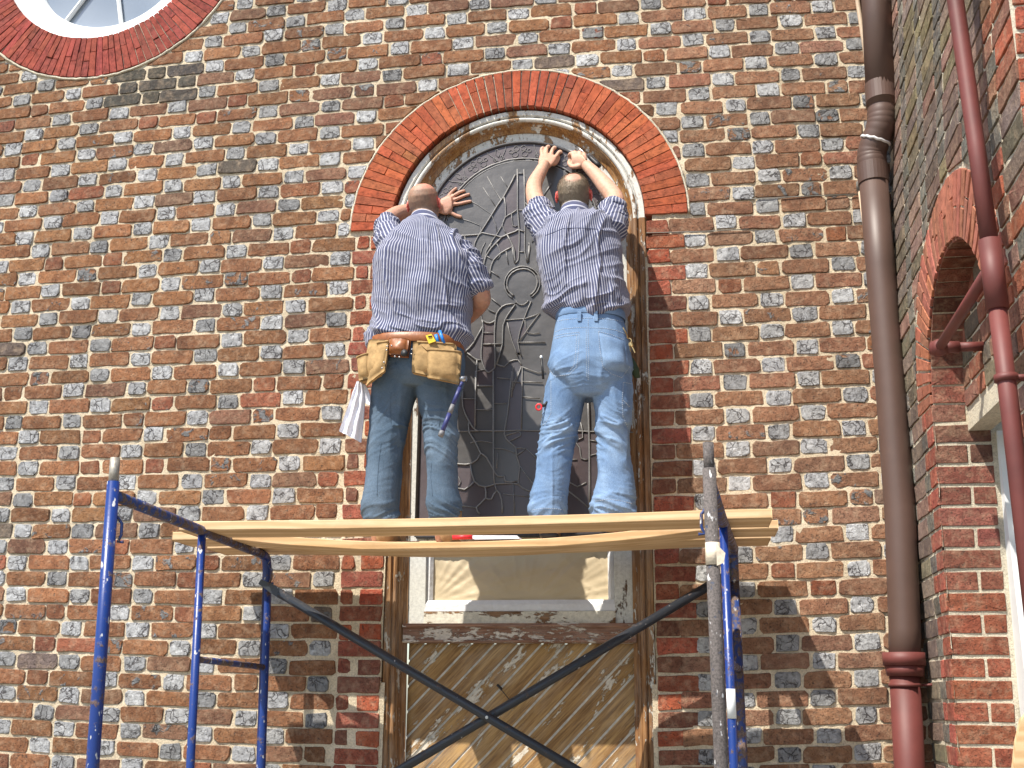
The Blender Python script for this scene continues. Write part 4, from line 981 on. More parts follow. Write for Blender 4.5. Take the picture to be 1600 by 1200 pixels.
def head(mb, c, w, tilt=0.2, yaw=0.):
    """c centre of the cranium, w half width; faces +y, tilted back by tilt"""
    M = Matrix.Translation(c) @ Matrix.Rotation(yaw, 4, 'Z') @ Matrix.Rotation(tilt, 4, 'X')
    def T(x, y, z): return M @ Vector((x*w, y*w, z*w))
    rings = []
    for z, rx, y0_, y1_ in ((-1.55, .50, -.35, .95), (-1.25, .72, -.62, 1.12), (-.85, .84, -.88, 1.16), (-.4, .95, -1.12, 1.18), (0, 1., -1.22, 1.16), (.4, .97, -1.2, 1.12), (.75, .80, -1.02, .92), (1.0, .55, -.72, .6), (1.13, .26, -.36, .24)):
        cy = (y0_+y1_)/2; rings.append((T(0, cy, z), T(rx, cy, z)-T(0, cy, z), T(0, y1_, z)-T(0, cy, z)))
    mb.loft(rings, 26, 2.15)
    def sb(x, y, z, a, b, d):
        B = len(mb.V); mb.ball((0, 0, 0), a*w, b*w, d*w, 12, 8)
        for i in range(B, len(mb.V)): mb.V[i] = tuple(M @ (Vector(mb.V[i])+Vector((x*w, y*w, z*w))))
    sb(0, 1.28, -.35, .16, .28, .16); sb(0, 1.2, -.12, .11, .16, .32)      # nose
    sb(0, 1.08, .10, .62, .18, .12); sb(0, 1.10, -.82, .30, .16, .07); sb(0, 1.08, -.95, .27, .15, .07); sb(0, .98, -1.25, .30, .22, .2)   # brow, lips, chin
    for sx in (-1, 1):
        sb(sx*.36, 1.02, -.10, .17, .12, .10)                             # eyes under lids
        for k in range(5):
            a = -1.1+2.2*k/4; sb(sx*(1.05+.08*math.cos(a)), -.05-.12*math.cos(a)+.08*math.sin(a), -.28+.30*math.sin(a), .07, .13, .12)
        sb(sx*1.02, .02, -.28, .08, .14, .24)
    return M
def finger(mb, pts, r):
    chain(mb, [(p, r*(1-.18*i/(len(pts)-1))) for i, p in enumerate(pts)], 10)
def bvh_of(o):
    me = o.data; return BVHTree.FromPolygons([v.co[:] for v in me.vertices], [p.vertices[:] for p in me.polygons])
def hit(b, x, y):
    d = (fwd*FPX+(x-800)*RT+(600-y)*UP).normalized(); h = b.ray_cast(CAM, d, 12); return h[0], h[1]
def draped(b, L, r, name, mat, parent, off=.0015, step=3, dash=False):
    mb = MB(); P = []
    for (x0, y0), (x1, y1) in zip(L, L[1:]):
        n = max(1, int(math.hypot(x1-x0, y1-y0)/step))
        for k in range(n): P.append((x0+(x1-x0)*k/n, y0+(y1-y0)*k/n))
    P.append(L[-1]); Q = []
    for x, y in P:
        p, n = hit(b, x, y)
        if p is not None: Q.append(p+n*off)
    if len(Q) < 2: return None
    if dash:
        for a, c in zip(Q[::1], Q[1:]): mb.tube([a.lerp(c, .12), a.lerp(c, .7)], r, 4)
    else: mb.tube(Q, r, 6)
    return mb.build(name, mat, parent, True)
def patch(b, poly, name, mat, parent, off=.004, n=14, bulge=0.):
    """cloth panel laid on a surface: poly in pixels (4 corners, bilinear)"""
    (ax, ay), (bx, by), (cx, cy), (dx_, dy_) = poly; V = []; ok = True
    for i in range(n+1):
        for j in range(n+1):
            u, v = i/n, j/n; x = ax*(1-u)*(1-v)+bx*u*(1-v)+cx*u*v+dx_*(1-u)*v; y = ay*(1-u)*(1-v)+by*u*(1-v)+cy*u*v+dy_*(1-u)*v
            p, nn = hit(b, x, y)
            if p is None: return None
            e = min(u, 1-u, v, 1-v); k = off*(0 if e < 1e-6 else 1)+bulge*math.sin(math.pi*u)*math.sin(math.pi*v); V.append(p+nn*k-Vector((0, .0005, 0)))
    F = [(i*(n+1)+j, (i+1)*(n+1)+j, (i+1)*(n+1)+j+1, i*(n+1)+j+1) for i in range(n) for j in range(n)]
    fo = [.5]*len(V); return mk(name, V, F, mat, parent, True, {'fold': ('FLOAT', fo), 'su': ('FLOAT', [v.x for v in V])})

def build_person(label, cfg):
    root = thing('person', label, 'person'); sk = np.array(cfg['skin'])
    # ---- body: one continuous figure
    mb = MB()
    mb.loft([ringpx(l+a, r-a, y, Y, d*.86) for (l, r, y, Y, d), a in zip(cfg['torso'], cfg['inset'])], 22, 2.3)
    for leg in cfg['legs']: mb.loft([(c, a*.72, b*.72) for c, a, b in (ringpx(*q) for q in leg[1:])], 18, 2.1)
    hips = cfg['hips']; mb.loft([(c, a*.86, b*.86) for c, a, b in (ringpx(*q) for q in hips[1:])], 20, 2.2)
    for arm in cfg['arms']: chain(mb, arm, 16)
    nk = cfg['neck']; chain(mb, nk, 16)
    H = head(mb, atY(*cfg['head'][:3]), cfg['head'][3], cfg['head'][4], cfg['head'][5])
    for palm in cfg['palms']: mb.loft(palm, 14, 2.6)
    for f in cfg['fingers']: finger(mb, f[0], f[1])
    for k, leg in enumerate(cfg['legs']):      # ankles reach into the boots
        c = ringpx(*leg[-1])[0]; z = cfg['floor'][k]; chain(mb, [(Vector((c.x, c.y, c.z)), .045), (Vector((c.x, c.y, z+.05)), .04), (Vector((c.x, c.y+.12, z+.035)), .034)], 12)
    m2, P = remeshed(mb, .0042, 2)
    hc = np.array(H.translation); Hi = np.array(H.to_3x3().inverted()); L = (P-hc)@Hi.T/cfg['head'][3]
    pc = np.tile(sk, (len(P), 1))
    ear = (np.abs(L[:, 0]) > .97) & (np.abs(L[:, 0]) < 1.35) & (np.linalg.norm(L, axis=1) < 1.5) & (np.abs(L[:, 2]+.28) < .55) & (np.abs(L[:, 1]) < .45); pc[ear] = cfg['ear']
    rr = np.linalg.norm(L, axis=1); hd = rr < 1.9
    back = np.clip((cfg['hairline']-L[:, 1])/.3, 0, 1)*np.clip((L[:, 2]+1.15)/.35, 0, 1)*hd*(~ear); topd = np.sqrt((L[:, 0]*1.0-.05)**2+(L[:, 1]-cfg['spot'][0])**2+(L[:, 2]-cfg['spot'][1])**2)
    bald = np.clip((cfg['bald']-topd)/.3, 0, 1); n = vnoise(P*60)*.12
    hm = np.clip(back*(1-bald)+n*back, 0, 1)*cfg['hairk']; stk = 1+.38*vnoise(P*np.array([260, 260, 70]))+.25*vnoise(P*45+9); pc = pc*(1-hm[:, None])+np.array(cfg['hair'])*stk[:, None]*hm[:, None]
    pink = bald*hd; pc = pc*(1-.35*pink[:, None])+np.array((.60, .20, .16))*.35*pink[:, None]
    hand = P[:, 1] > -.02
    body = finish(m2, P, 'body', SKIN, root, {'pc': ('FLOAT_COLOR', np.c_[pc, np.ones(len(P))])})
    if cfg['strands']:
        N = normals(m2, P); idx = np.nonzero((hm > .35) & hd & (L[:, 2] > -1.1))[0]; idx = rng.choice(idx, cfg['strands']); MBh = MB()
        for i in idx:
            if rng.random() > hm[i]: continue
            p = Vector(P[i])+Vector(rng.normal(0, .0015, 3)); nn = Vector(N[i]); dn = (Vector((rng.normal(0, .25), -.1, -1))); tg = (dn-nn*dn.dot(nn)).normalized(); ln = rng.uniform(.008, .017)
            s_ = tg.cross(nn)*.0006; a = p; b = p+(tg*.8+nn*.40)*ln*.6; c = p+(tg+nn*.22)*ln; B = len(MBh.V); MBh.V += [tuple(a-s_), tuple(a+s_), tuple(b+s_), tuple(b-s_), tuple(c)]; MBh.F += [[B, B+1, B+2, B+3], [B+3, B+2, B+4]]
        MBh.build('hair', M_plain('short_fair_hair', cfg['hair'], .5, .4, 0, 300, .35, 0), root)
    # ---- jeans
    mb = MB(); mb.loft([ringpx(*q) for q in hips], 24, 2.35)
    for (bx_, by_, bY, br_) in cfg['seat']: mb.ball(atY(bx_, by_, bY), br_, br_*.95, br_*1.12, 18, 12)
    for leg in cfg['legs']: mb.loft([ringpx(*q) for q in leg], 24, 2.2)
    m2, P = remeshed(mb, .0056, 2); N = normals(m2, P); z = P[:, 2]; d = np.zeros(len(P)); fo = np.full(len(P), .5)
    zk = cfg['knee_z']; za = cfg['floor'][0]+.06
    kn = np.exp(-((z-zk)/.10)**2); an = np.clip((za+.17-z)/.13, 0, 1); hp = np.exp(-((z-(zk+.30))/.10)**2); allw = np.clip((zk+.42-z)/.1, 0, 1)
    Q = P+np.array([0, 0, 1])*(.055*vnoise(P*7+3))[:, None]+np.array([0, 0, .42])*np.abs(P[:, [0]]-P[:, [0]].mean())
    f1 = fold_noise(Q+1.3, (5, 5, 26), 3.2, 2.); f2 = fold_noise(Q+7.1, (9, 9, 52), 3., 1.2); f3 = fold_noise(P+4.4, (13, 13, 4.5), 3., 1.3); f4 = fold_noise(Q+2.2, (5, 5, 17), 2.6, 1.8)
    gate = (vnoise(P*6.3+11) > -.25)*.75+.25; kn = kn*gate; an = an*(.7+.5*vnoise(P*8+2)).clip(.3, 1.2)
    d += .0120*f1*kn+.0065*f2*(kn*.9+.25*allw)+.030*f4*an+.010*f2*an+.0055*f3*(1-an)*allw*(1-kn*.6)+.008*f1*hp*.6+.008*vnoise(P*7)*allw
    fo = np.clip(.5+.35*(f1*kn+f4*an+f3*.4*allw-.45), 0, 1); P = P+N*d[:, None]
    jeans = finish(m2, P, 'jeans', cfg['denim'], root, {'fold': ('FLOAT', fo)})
    # ---- shirt with rolled sleeves
    mb = MB(); mb.loft([ringpx(l, r, y, Y, d) for (l, r, y, Y, d) in cfg['torso']], 28, 2.35)
    for s_ in cfg['sleeves']: chain(mb, s_, 20)
    m2, P = remeshed(mb, .0050, 3); N = normals(m2, P)
    T = np.array([tuple(ringpx(*q)[0]) for q in cfg['torso']]); hw = np.array([ringpx(*q)[1].length for q in cfg['torso']]); o_ = np.argsort(T[:, 2]); cx = np.interp(P[:, 2], T[o_, 2], T[o_, 0]); cy = np.interp(P[:, 2], T[o_, 2], T[o_, 1])
    xx, yy = P[:, 0]-cx, P[:, 1]-cy; th = np.arctan2(xx, -yy*1.35); su = np.where(np.abs(th) < 1.0, xx*1.06, np.sign(xx)*(.0+np.abs(th)*.19)); su = th*.195
    best = np.full(len(P), 0.); dist = np.full(len(P), 9.); 
    sidx = np.full(len(P), -1)
    for si, s_ in enumerate(cfg['sleeves']):
        pts = [atY(*p[:3]) for p in s_]
        for a, b in list(zip(pts, pts[1:]))[cfg['sl_from'][si]:]:
            dd, tt, dv = seg_dist(P, a, b); ax = np.array((b-a).normalized()); e1 = np.cross(ax, (0, 0, 1.)); e1 /= np.linalg.norm(e1); e2 = np.cross(ax, e1)
            sv = np.arctan2(dv@e1, dv@e2)*.058; mk_ = (dd < dist) & (dd < .082); near = mk_ & ((np.abs(xx)-np.interp(P[:, 2], T[o_, 2], hw[o_])*.93 > 0) | (P[:, 2] > cfg['yoke_z']+.02) & (np.abs(xx) > .13))
            su = np.where(near, sv, su); dist = np.where(near, dd, dist); sidx[near] = si
    tor = (sidx < 0)
    Q = P.copy(); Q[:, 2] += cfg['diag']*xx+.03*vnoise(P*8)
    g1 = fold_noise(Q+3.3, (5, 5, 17), 2.6, 1.3); g2 = fold_noise(Q+8.7, (9, 9, 33), 2.8, 1.3); R2_ = P.copy(); R2_[:, 0] += -.35*cfg['vd']*(P[:, 2]-T[:, 2].mean())+.02*vnoise(P*9); g3 = fold_noise(R2_+1.7, (19, 9, 3.0), 2.6, 1.2)
    zb = T[:, 2].min(); low = np.clip((zb+.20-P[:, 2])/.14, 0, 1); top = np.clip((P[:, 2]-cfg['yoke_z']+.05)/.1, 0, 1)
    d = .017*g1*(.25+.75*low+.3*top)*tor+.007*g2*(.2+low)*tor+.013*g3*tor*(1-.3*low)+.008*vnoise(P*11)+.020*vnoise(P*5+5)*tor
    Qs = P*1.; gs = fold_noise(P+5.5, (14, 14, 26), 2.6, 1.2); d += np.where(tor, 0, .011*gs+.005*g2)
    blouse = np.exp(-((P[:, 2]-(zb+.055))/.035)**2); d += .012*blouse*tor*cfg['blouse']
    P2_ = P+N*d[:, None]; su = su+.0012*vnoise(P*14)
    shirt = finish(m2, P2_, 'shirt', SHIRT, root, {'su': ('FLOAT', su)})
    b = bvh_of(shirt)
    # rolled cuffs
    for s_, (q0, q1_, rad) in zip(cfg['sleeves'], cfg['cuffs']):
        a, c = atY(*q0), atY(*q1_); ax = (c-a).normalized(); V = []; F = []; S = []; nn = 30; prof = [(.0, rad*.93), (.0, rad*1.05), (.010, rad*1.12), (.026, rad*1.10), (.036, rad*1.07), (.040, rad*.98), (.040, rad*.6)]
        e1 = ax.orthogonal().normalized(); e2 = ax.cross(e1)
        for (t_, rr_) in prof:
            for j in range(nn):
                an_ = 2*math.pi*j/nn; wv = 1+.05*math.sin(an_*3+1)+.03*math.sin(an_*7); V.append(a+ax*(t_*1.+.004*math.sin(an_*2))+(e1*math.cos(an_)+e2*math.sin(an_))*rr_*wv); S.append(an_*.058)
        k = len(prof); F = [(i*nn+j, i*nn+(j+1) % nn, (i+1)*nn+(j+1) % nn, (i+1)*nn+j) for i in range(k-1) for j in range(nn)]
        mk('rolled_cuff', V, F, SHIRT, root, True, {'su': ('FLOAT', S)})
    # collar
    c0, c1 = atY(*cfg['collar'][0]), atY(*cfg['collar'][1]); rx, ry = cfg['collar'][2:4]; V = []; S = []; nn = 32; prof = [(0, 1.06), (.35, 1.16), (.8, 1.02), (1., .97), (.98, .90), (.5, .88)]
    for t_, k_ in prof:
        for j in range(nn):
            an_ = 2*math.pi*j/nn; c = c0.lerp(c1, t_); V.append(c+Vector((rx*k_*math.cos(an_), ry*k_*math.sin(an_), .012*math.sin(an_)*0-.010*math.cos(an_)**2+.008*(1-math.sin(an_))*0))); S.append(t_*.032)
    F = [(i*nn+j, i*nn+(j+1) % nn, (i+1)*nn+(j+1) % nn, (i+1)*nn+j) for i in range(len(prof)-1) for j in range(nn)]
    mk('collar', V, F, SHIRT, root, True, {'su': ('FLOAT', S)})
    if cfg.get('yoke'): draped(b, cfg['yoke'], .0014, 'yoke_seam', SHIRT, root, .0004)
    # boots
    for k, (x, y) in enumerate(cfg['boots']):
        z = cfg['floor'][k]; mb = MB(); prof = [(-.065, .030, .10), (-.05, .040, .105), (0, .043, .11), (.06, .043, .085), (.12, .049, .062), (.17, .050, .056), (.205, .042, .046), (.225, .022, .03)]
        mb.loft([(Vector((x+cfg['toe'][k]*q, y+q, z+.018+h/2)), Vector((w_, 0, 0)), Vector((0, 0, h/2))) for q, w_, h in prof], 16, 2.6); bt = mb.build('boot', BOOT, root, True)
        mb = MB(); mb.loft([(Vector((x+cfg['toe'][k]*q, y+q, z+.011)), Vector((w_+.003, 0, 0)), Vector((0, 0, .010))) for q, w_, h in prof], 16, 5); mb.build('sole', BLACK, bt, True)
        mb = MB(); mb.loft([(Vector((x, y+.0, z+hh)), Vector((.043, 0, 0)), Vector((0, .05, 0))) for hh in (.07, .12, .17)], 16, 2.2); mb.build('boot_shaft', BOOT, bt, True)
    return root, body, jeans, shirt

def V3(x, y, Y): return atY(x, y, min(Y, .060))
def palm(L, th):
    """list of (pixel a, pixel b, Y) cross lines from wrist to knuckles"""
    out = []
    for (ax, ay), (bx, by), Y in L:
        Y = min(Y, .050)
        a, b = atY(ax, ay, Y), atY(bx, by, Y); out.append(((a+b)/2, (b-a)/2, Vector((0, th, 0))))
    return out
GYs = GY-.012
# right-hand man: light jeans, arms raised
T2 = [(866, 976, 497, -.47, .118), (852, 981, 484, -.47, .130), (848, 980, 460, -.475, .135), (845, 976, 430, -.48, .135), (841, 973, 400, -.48, .132), (838, 970, 372, -.48, .122), (846, 962, 350, -.475, .100), (872, 932, 336, -.465, .066)]
man2 = dict(skin=(.56, .335, .235), ear=(.62, .10, .08), hair=(.30, .24, .17), hairk=.9, bald=.62, hairline=.8, spot=(-.62, .88), strands=9000, denim=DEN2,
  seat=[(889, 568, -.535, .085), (951, 568, -.535, .085)], torso=T2, inset=[8]*8, hips=[(885, 960, 622, -.47, .10), (866, 984, 600, -.475, .130), (858, 989, 572, -.48, .142), (862, 985, 545, -.48, .142), (867, 979, 515, -.475, .132), (871, 972, 490, -.47, .120)],
  legs=[[(862, 921, 585, -.48, .105), (855, 917, 610, -.47, .100), (849, 909, 645, -.46, .094), (844, 901, 680, -.45, .088), (840, 894, 715, -.45, .084), (836, 890, 745, -.45, .084), (829, 886, 772, -.45, .088), (828, 884, 800, -.45, .090), (832, 880, 815, -.45, .08)],
        [(917, 986, 585, -.48, .105), (923, 989, 610, -.47, .100), (929, 988, 645, -.46, .094), (931, 985, 680, -.45, .088), (933, 986, 715, -.45, .084), (934, 989, 745, -.45, .084), (927, 993, 770, -.45, .092), (927, 991, 792, -.45, .092), (931, 985, 810, -.45, .08)]],
  arms=[[(868, 362, -.48, .056), (846, 330, -.37, .050), (836, 309, -.27, .045), (835, 289, -.17, .0415), (844, 270, -.09, .034), (851, 257, -.035, .028)],
        [(942, 362, -.48, .056), (957, 334, -.37, .051), (961, 312, -.27, .047), (947, 292, -.17, .044), (930, 272, -.09, .035), (917, 259, -.04, .029)]],
  neck=[(900, 352, -.46, .066), (898, 335, -.44, .062), (897, 318, -.42, .060)], head=(896.5, 300, -.42, .0785, .42, .0),
  palms=[palm([((842, 262), (859, 262), -.03), ((841, 254), (864, 257), -.005), ((842, 246), (869, 250), .025), ((845, 240), (873, 245), .045)], .018),
         palm([((923, 266), (916, 252), -.03), ((915, 264), (911, 243), -.005), ((905, 263), (902, 240), .015), ((894, 260), (893, 241), .025)], .026)],
  fingers=[([V3(847, 243, .030), V3(846, 236, .055), V3(847, 232, .070), V3(848, 231, .090)], .0112), ([V3(853, 242, .035), V3(854, 233, .060), V3(856, 229, .075), V3(858, 229, .095)], .0118), ([V3(861, 243, .035), V3(863, 235, .060), V3(866, 230.5, .075), V3(868, 231, .095)], .0118),
           ([V3(868, 246, .030), V3(872, 240, .055), V3(875, 236.5, .070), V3(877, 238, .085)], .0112), ([V3(861, 256, .0), V3(867, 256, .03), V3(871, 251, .05), V3(873, 246, .07)], .0122),
           ([V3(898, 247, .010), V3(893, 240, .015), V3(889.5, 243, .045), V3(891, 249, .060)], .0115), ([V3(903, 247, .005), V3(899, 238.5, .010), V3(896, 240, .045), V3(898, 246, .065)], .0118), ([V3(909, 248, .0), V3(906, 238.5, .008), V3(904, 240, .045), V3(905, 246, .065)], .0115),
           ([V3(915, 250, -.005), V3(913, 241, .005), V3(911, 241, .040), V3(912, 248, .060)], .0108), ([V3(904, 260, -.005), V3(895, 261, .010), V3(889.5, 256, .030), V3(890, 251, .045)], .0128)],
  floor=[2.292, 2.292], knee_z=2.75, boots=[(-.62, -.27), (-.325, -.27)], toe=[-.1, .15],
  sleeves=[[(880, 385, -.47, .075), (858, 360, -.46, .076), (847, 343, -.40, .076), (842, 331, -.355, .069)], [(930, 385, -.47, .075), (950, 360, -.46, .078), (956, 343, -.40, .072), (959, 330, -.345, .066)]], sl_from=[1, 1],
  cuffs=[((843, 336, -.37), (836, 309, -.27), .066), ((958, 334, -.36), (960, 312, -.27), .067)],
  collar=[(898, 343, -.455), (898, 322, -.425), .069, .070], yoke_z=3.62, diag=-.35, vd=.2, blouse=1., yoke=[(852, 368), (880, 357), (905, 356), (935, 358), (958, 364)])
def nearer(v):
    f = lambda Y: Y+.14*min(1, max(0, (-Y-.05)/.35))
    for k in ('torso', 'hips'): v[k] = [(a, b, c, f(Y), d) for a, b, c, Y, d in v[k]]
    v['legs'] = [[(a, b, c, f(Y), d) for a, b, c, Y, d in L] for L in v['legs']]
    for k in ('arms', 'sleeves'): v[k] = [[(a, b, f(Y), r) for a, b, Y, r in L] for L in v[k]]
    for k in ('neck', 'seat'): v[k] = [(a, b, f(Y), r) for a, b, Y, r in v[k]]
    h = v['head']; v['head'] = (h[0], h[1], f(h[2]))+h[3:]
    c = v['collar']; v['collar'] = [(c[0][0], c[0][1], f(c[0][2])), (c[1][0], c[1][1], f(c[1][2]))]+c[2:]
    v['cuffs'] = [((a[0], a[1], f(a[2])), (b[0], b[1], f(b[2])), r) for a, b, r in v['cuffs']]
    return v
nearer(man2)
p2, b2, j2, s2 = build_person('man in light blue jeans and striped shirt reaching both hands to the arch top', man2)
# left-hand man: dark jeans, tool belt
T1 = [(577, 722, 541, -.47, .120), (580, 729, 525, -.47, .130), (584, 731, 495, -.475, .136), (588, 734, 460, -.48, .138), (590, 738, 430, -.48, .136), (592, 738, 405, -.475, .128), (604, 726, 382, -.465, .110), (628, 700, 360, -.455, .080), (642, 688, 351, -.45, .060)]
man1 = dict(skin=(.50, .275, .19), ear=(.60, .13, .10), hair=(.17, .12, .08), hairk=.66, bald=1.0, hairline=.5, spot=(-.1, 1.15), strands=0, denim=DEN1,
  seat=[(625, 578, -.52, .078), (682, 578, -.52, .078)], torso=T1, inset=[8]*9, hips=[(605, 700, 608, -.47, .095), (590, 722, 590, -.475, .125), (584, 725, 565, -.48, .135), (583, 724, 545, -.475, .130), (585, 720, 528, -.47, .120)],
  legs=[[(584, 660, 585, -.48, .105), (581, 652, 612, -.47, .100), (580, 643, 640, -.46, .092), (579, 634, 670, -.45, .086), (575, 626, 700, -.45, .084), (573, 625, 735, -.45, .084), (570, 624, 765, -.45, .088), (567, 624, 792, -.45, .090), (572, 618, 815, -.45, .080)],
        [(647, 724, 585, -.48, .105), (651, 719, 612, -.47, .100), (657, 716, 640, -.46, .090), (664, 714, 670, -.45, .084), (667, 713, 700, -.45, .082), (669, 714, 735, -.45, .084), (669, 715, 765, -.45, .088), (668, 722, 788, -.45, .092), (674, 714, 812, -.45, .080)]],
  arms=[[(622, 385, -.46, .058), (606, 362, -.33, .050), (603, 348, -.18, .046), (622, 334, -.11, .043), (655, 327, -.03, .034), (684, 324, .035, .029)],
        [(716, 400, -.46, .058), (738, 432, -.47, .052), (752, 464, -.44, .046), (745, 480, -.33, .044), (728, 498, -.18, .036), (716, 510, -.08, .029)]],
  neck=[(665, 372, -.44, .066), (664, 350, -.42, .060), (663, 330, -.40, .060)], head=(662, 314, -.40, .0745, .45, -.08),
  palms=[palm([((684, 317), (684, 332), .05), ((690, 310), (691, 335), .06), ((698, 306), (700, 336), .065), ((706, 307), (708, 326), .068)], .014),
         palm([((722, 506), (712, 516), -.06), ((716, 512), (702, 524), -.02), ((708, 520), (696, 532), .02)], .016)],
  fingers=[([V3(699, 309, .068), V3(704, 302, .070), V3(709, 297, .073), V3(713, 294, .075)], .0098), ([V3(705, 309, .070), V3(712, 304, .072), V3(719, 300, .074), V3(725.5, 298, .076)], .0106), ([V3(707, 314, .070), V3(716, 310, .072), V3(725, 306, .074), V3(733, 303.5, .076)], .0106),
           ([V3(707, 320, .070), V3(717, 318.5, .072), V3(727, 316, .074), V3(735.5, 314.5, .076)], .0104), ([V3(697, 329, .064), V3(704, 332, .068), V3(712, 336.5, .071), V3(720, 339, .074)], .0122)]
          +[([V3(706-3*i, 520+3*i, .0), V3(702-4*i, 528+3*i, .03), V3(700-5*i, 538+2*i, .055)], .009) for i in range(4)]+[([V3(716, 518, -.02), V3(718, 528, .01), V3(716, 536, .04)], .0105)],
  floor=[2.235, 2.235], knee_z=2.245+.50, boots=[(-1.345, -.43), (-1.04, -.43)], toe=[-.05, .15],
  sleeves=[[(640, 405, -.46, .078), (616, 384, -.45, .078), (608, 366, -.36, .070), (605, 353, -.26, .062)], [(700, 405, -.46, .078), (718, 402, -.46, .080), (735, 425, -.465, .072), (745, 445, -.46, .064)]], sl_from=[1, 1],
  cuffs=[((606, 358, -.30), (604, 346, -.18), .063), ((745, 443, -.462), (752, 464, -.44), .066)],
  collar=[(667, 357, -.445), (663, 335, -.405), .066, .067], yoke_z=3.60, diag=.25, vd=-.9, blouse=.8, yoke=None)
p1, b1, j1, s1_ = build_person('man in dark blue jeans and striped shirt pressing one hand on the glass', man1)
# ------------------------------------------------------------------ details on the jeans
def band(name, mat, parent, rings, attrs=None, n=40, power=2.35):
    mb = MB(); mb.loft(rings, n, power, cap=False); return mk(name, mb.V, mb.F, mat, parent, True, {'fold': ('FLOAT', [.5]*len(mb.V)), 'su': ('FLOAT', [0]*len(mb.V))})
bj2 = bvh_of(j2); bj1 = bvh_of(j1)
band('waistband', DEN2, j2, [ringpx(869, 977, 502, -.333, .128), ringpx(868, 978, 499, -.333, .131), ringpx(869, 977, 490, -.332, .129), ringpx(871, 974, 487, -.332, .124)])
for L in ([(867, 503), (880, 500), (900, 498), (920, 497), (940, 498), (960, 500), (976, 504)], [(862, 521), (880, 514), (900, 512), (918, 512)], [(921, 512), (945, 513), (962, 516), (980, 523)],
          [(919, 500), (919, 530), (920, 560), (919, 595)], [(916, 515), (916, 545), (917, 590)],
          [(856, 528), (880, 522), (905, 519)], [(857, 532), (880, 526), (904, 523)], [(905, 519), (904, 545), (901, 573), (890, 585), (867, 588), (851, 568)], [(901, 523), (900, 545), (897, 571), (888, 582)],
          [(935, 518), (955, 523), (975, 531)], [(936, 522), (955, 527), (974, 535)], [(935, 518), (937, 545), (942, 573), (955, 584), (972, 590), (984, 572)], [(939, 522), (941, 545), (946, 571)],
          [(845, 593), (861, 595)], [(861, 595), (861, 646), (853, 661), (842, 669)], [(987, 600), (974, 597), (972, 625), (973, 650), (981, 668)], [(973, 625), (984, 636)],
          [(832, 797), (850, 794), (868, 795), (882, 797)], [(930, 783), (950, 780), (968, 782), (988, 787)]):
    draped(bj2, L, .0009, 'stitching', STITCH, j2, .0012, 3, True)
patch(bj2, [(857, 530), (904, 521), (899, 580), (856, 576)], 'back_pocket', DEN2, j2, .004, 12)
patch(bj2, [(936, 520), (975, 533), (980, 582), (944, 576)], 'back_pocket', DEN2, j2, .004, 12)
patch(bj2, [(846, 594), (861, 596), (860, 650), (844, 664)], 'tool_pocket', DEN2, j2, .004, 8)
for x in (905, 930):
    patch(bj2, [(x-3, 486), (x+3, 486), (x+3, 501), (x-3, 501)], 'belt_loop', DEN2, j2, .005, 4) or None
for x in (905, 931):
    a, b = atY(x-3, 486, -.472), atY(x+3, 501, -.472); mb = MB(); mb.box(a.x, b.x, -.472, -.464, b.z, a.z); o = mk('belt_loop', mb.V, mb.F, DEN2, j2, False, {'fold': ('FLOAT', [.5]*8)})
for L in ([(611, 612), (610, 640), (611, 662)], [(596, 690), (592, 720), (590, 745), (589, 775)], [(690, 640), (686, 665)], [(675, 720), (673, 745), (676, 775)], [(617, 566), (621, 572), (619, 575)]):
    draped(bj1, L, .0012, 'seam', DEN1, j1, .0006, 4)
# small things in pockets
mb = MB(); a = hit(bj2, 852, 633)[0] or atY(848, 633, -.55); mb.tube([a+Vector((.012, -.006, .012)), a+Vector((0, -.008, 0)), a+Vector((-.012, -.006, -.006))], .008, 8); o = mb.build('pocket_tool', BLACK, None, True); tag(o, 'black tool tip sticking out of the left thigh pocket of the light jeans', 'tool')
mb = MB(); c = atY(842, 636, -.40); mb.tube([c+Vector((.013*math.cos(t), 0, .014*math.sin(t))) for t in np.linspace(0, 2*math.pi, 12, endpoint=False)], .0045, 6, closed=True); mb.build('loop', REDP, o, True)
mb = MB(); mb.tube([atY(846, 560, -.375), atY(849, 592, -.375)], .0055, 8); o = mb.build('pencil', BLACK, None, True); tag(o, 'black pencil standing out at the left hip of the light jeans', 'pencil')
mb = MB(); mb.ball(atY(845.5, 558, -.375), .007, .007, .009, 10, 6); mb.build('pencil_end', WHITE, o, True)
mb = MB(); c = atY(982, 533, -.37); mb.tube([c+Vector((.014*math.cos(t), .0, .014*math.sin(t))) for t in np.linspace(0, 2*math.pi, 14, endpoint=False)], .003, 6, closed=True); mb.tube([atY(973, 512, -.40), atY(978, 520, -.385), atY(981, 529, -.375)], .004, 6)
o = mb.build('key_ring', BRASS, None, True); tag(o, 'bunch of brass keys hanging from the right hip of the light jeans', 'keys')
for k, (dx_, dz_) in enumerate(((-.006, -.05), (.008, -.055), (.022, -.045), (.03, -.062))):
    mb = MB(); a = c+Vector((dx_*.3, -.004*k, -.012)); b = c+Vector((dx_, -.004*k-.002, dz_)); mb.tube([a, a.lerp(b, .35), a.lerp(b, .4), b], [.008, .008, .0035, .003], 6); mb.build('key', BRASS, o)
mb = MB(); a, b = atY(984, 560, -.33), atY(996, 590, -.32); mb.loft([(a, Vector((.018, 0, 0)), Vector((0, .012, 0))), (a.lerp(b, .5), Vector((.024, 0, 0)), Vector((0, .014, 0))), (b, Vector((.014, 0, 0)), Vector((0, .010, 0)))], 12, 2.2)
o = mb.build('hip_pouch', M_plain('dark_green_nylon', (.03, .05, .025), .8), None, True); tag(o, 'small dark green pouch on the right hip of the light jeans', 'pouch')
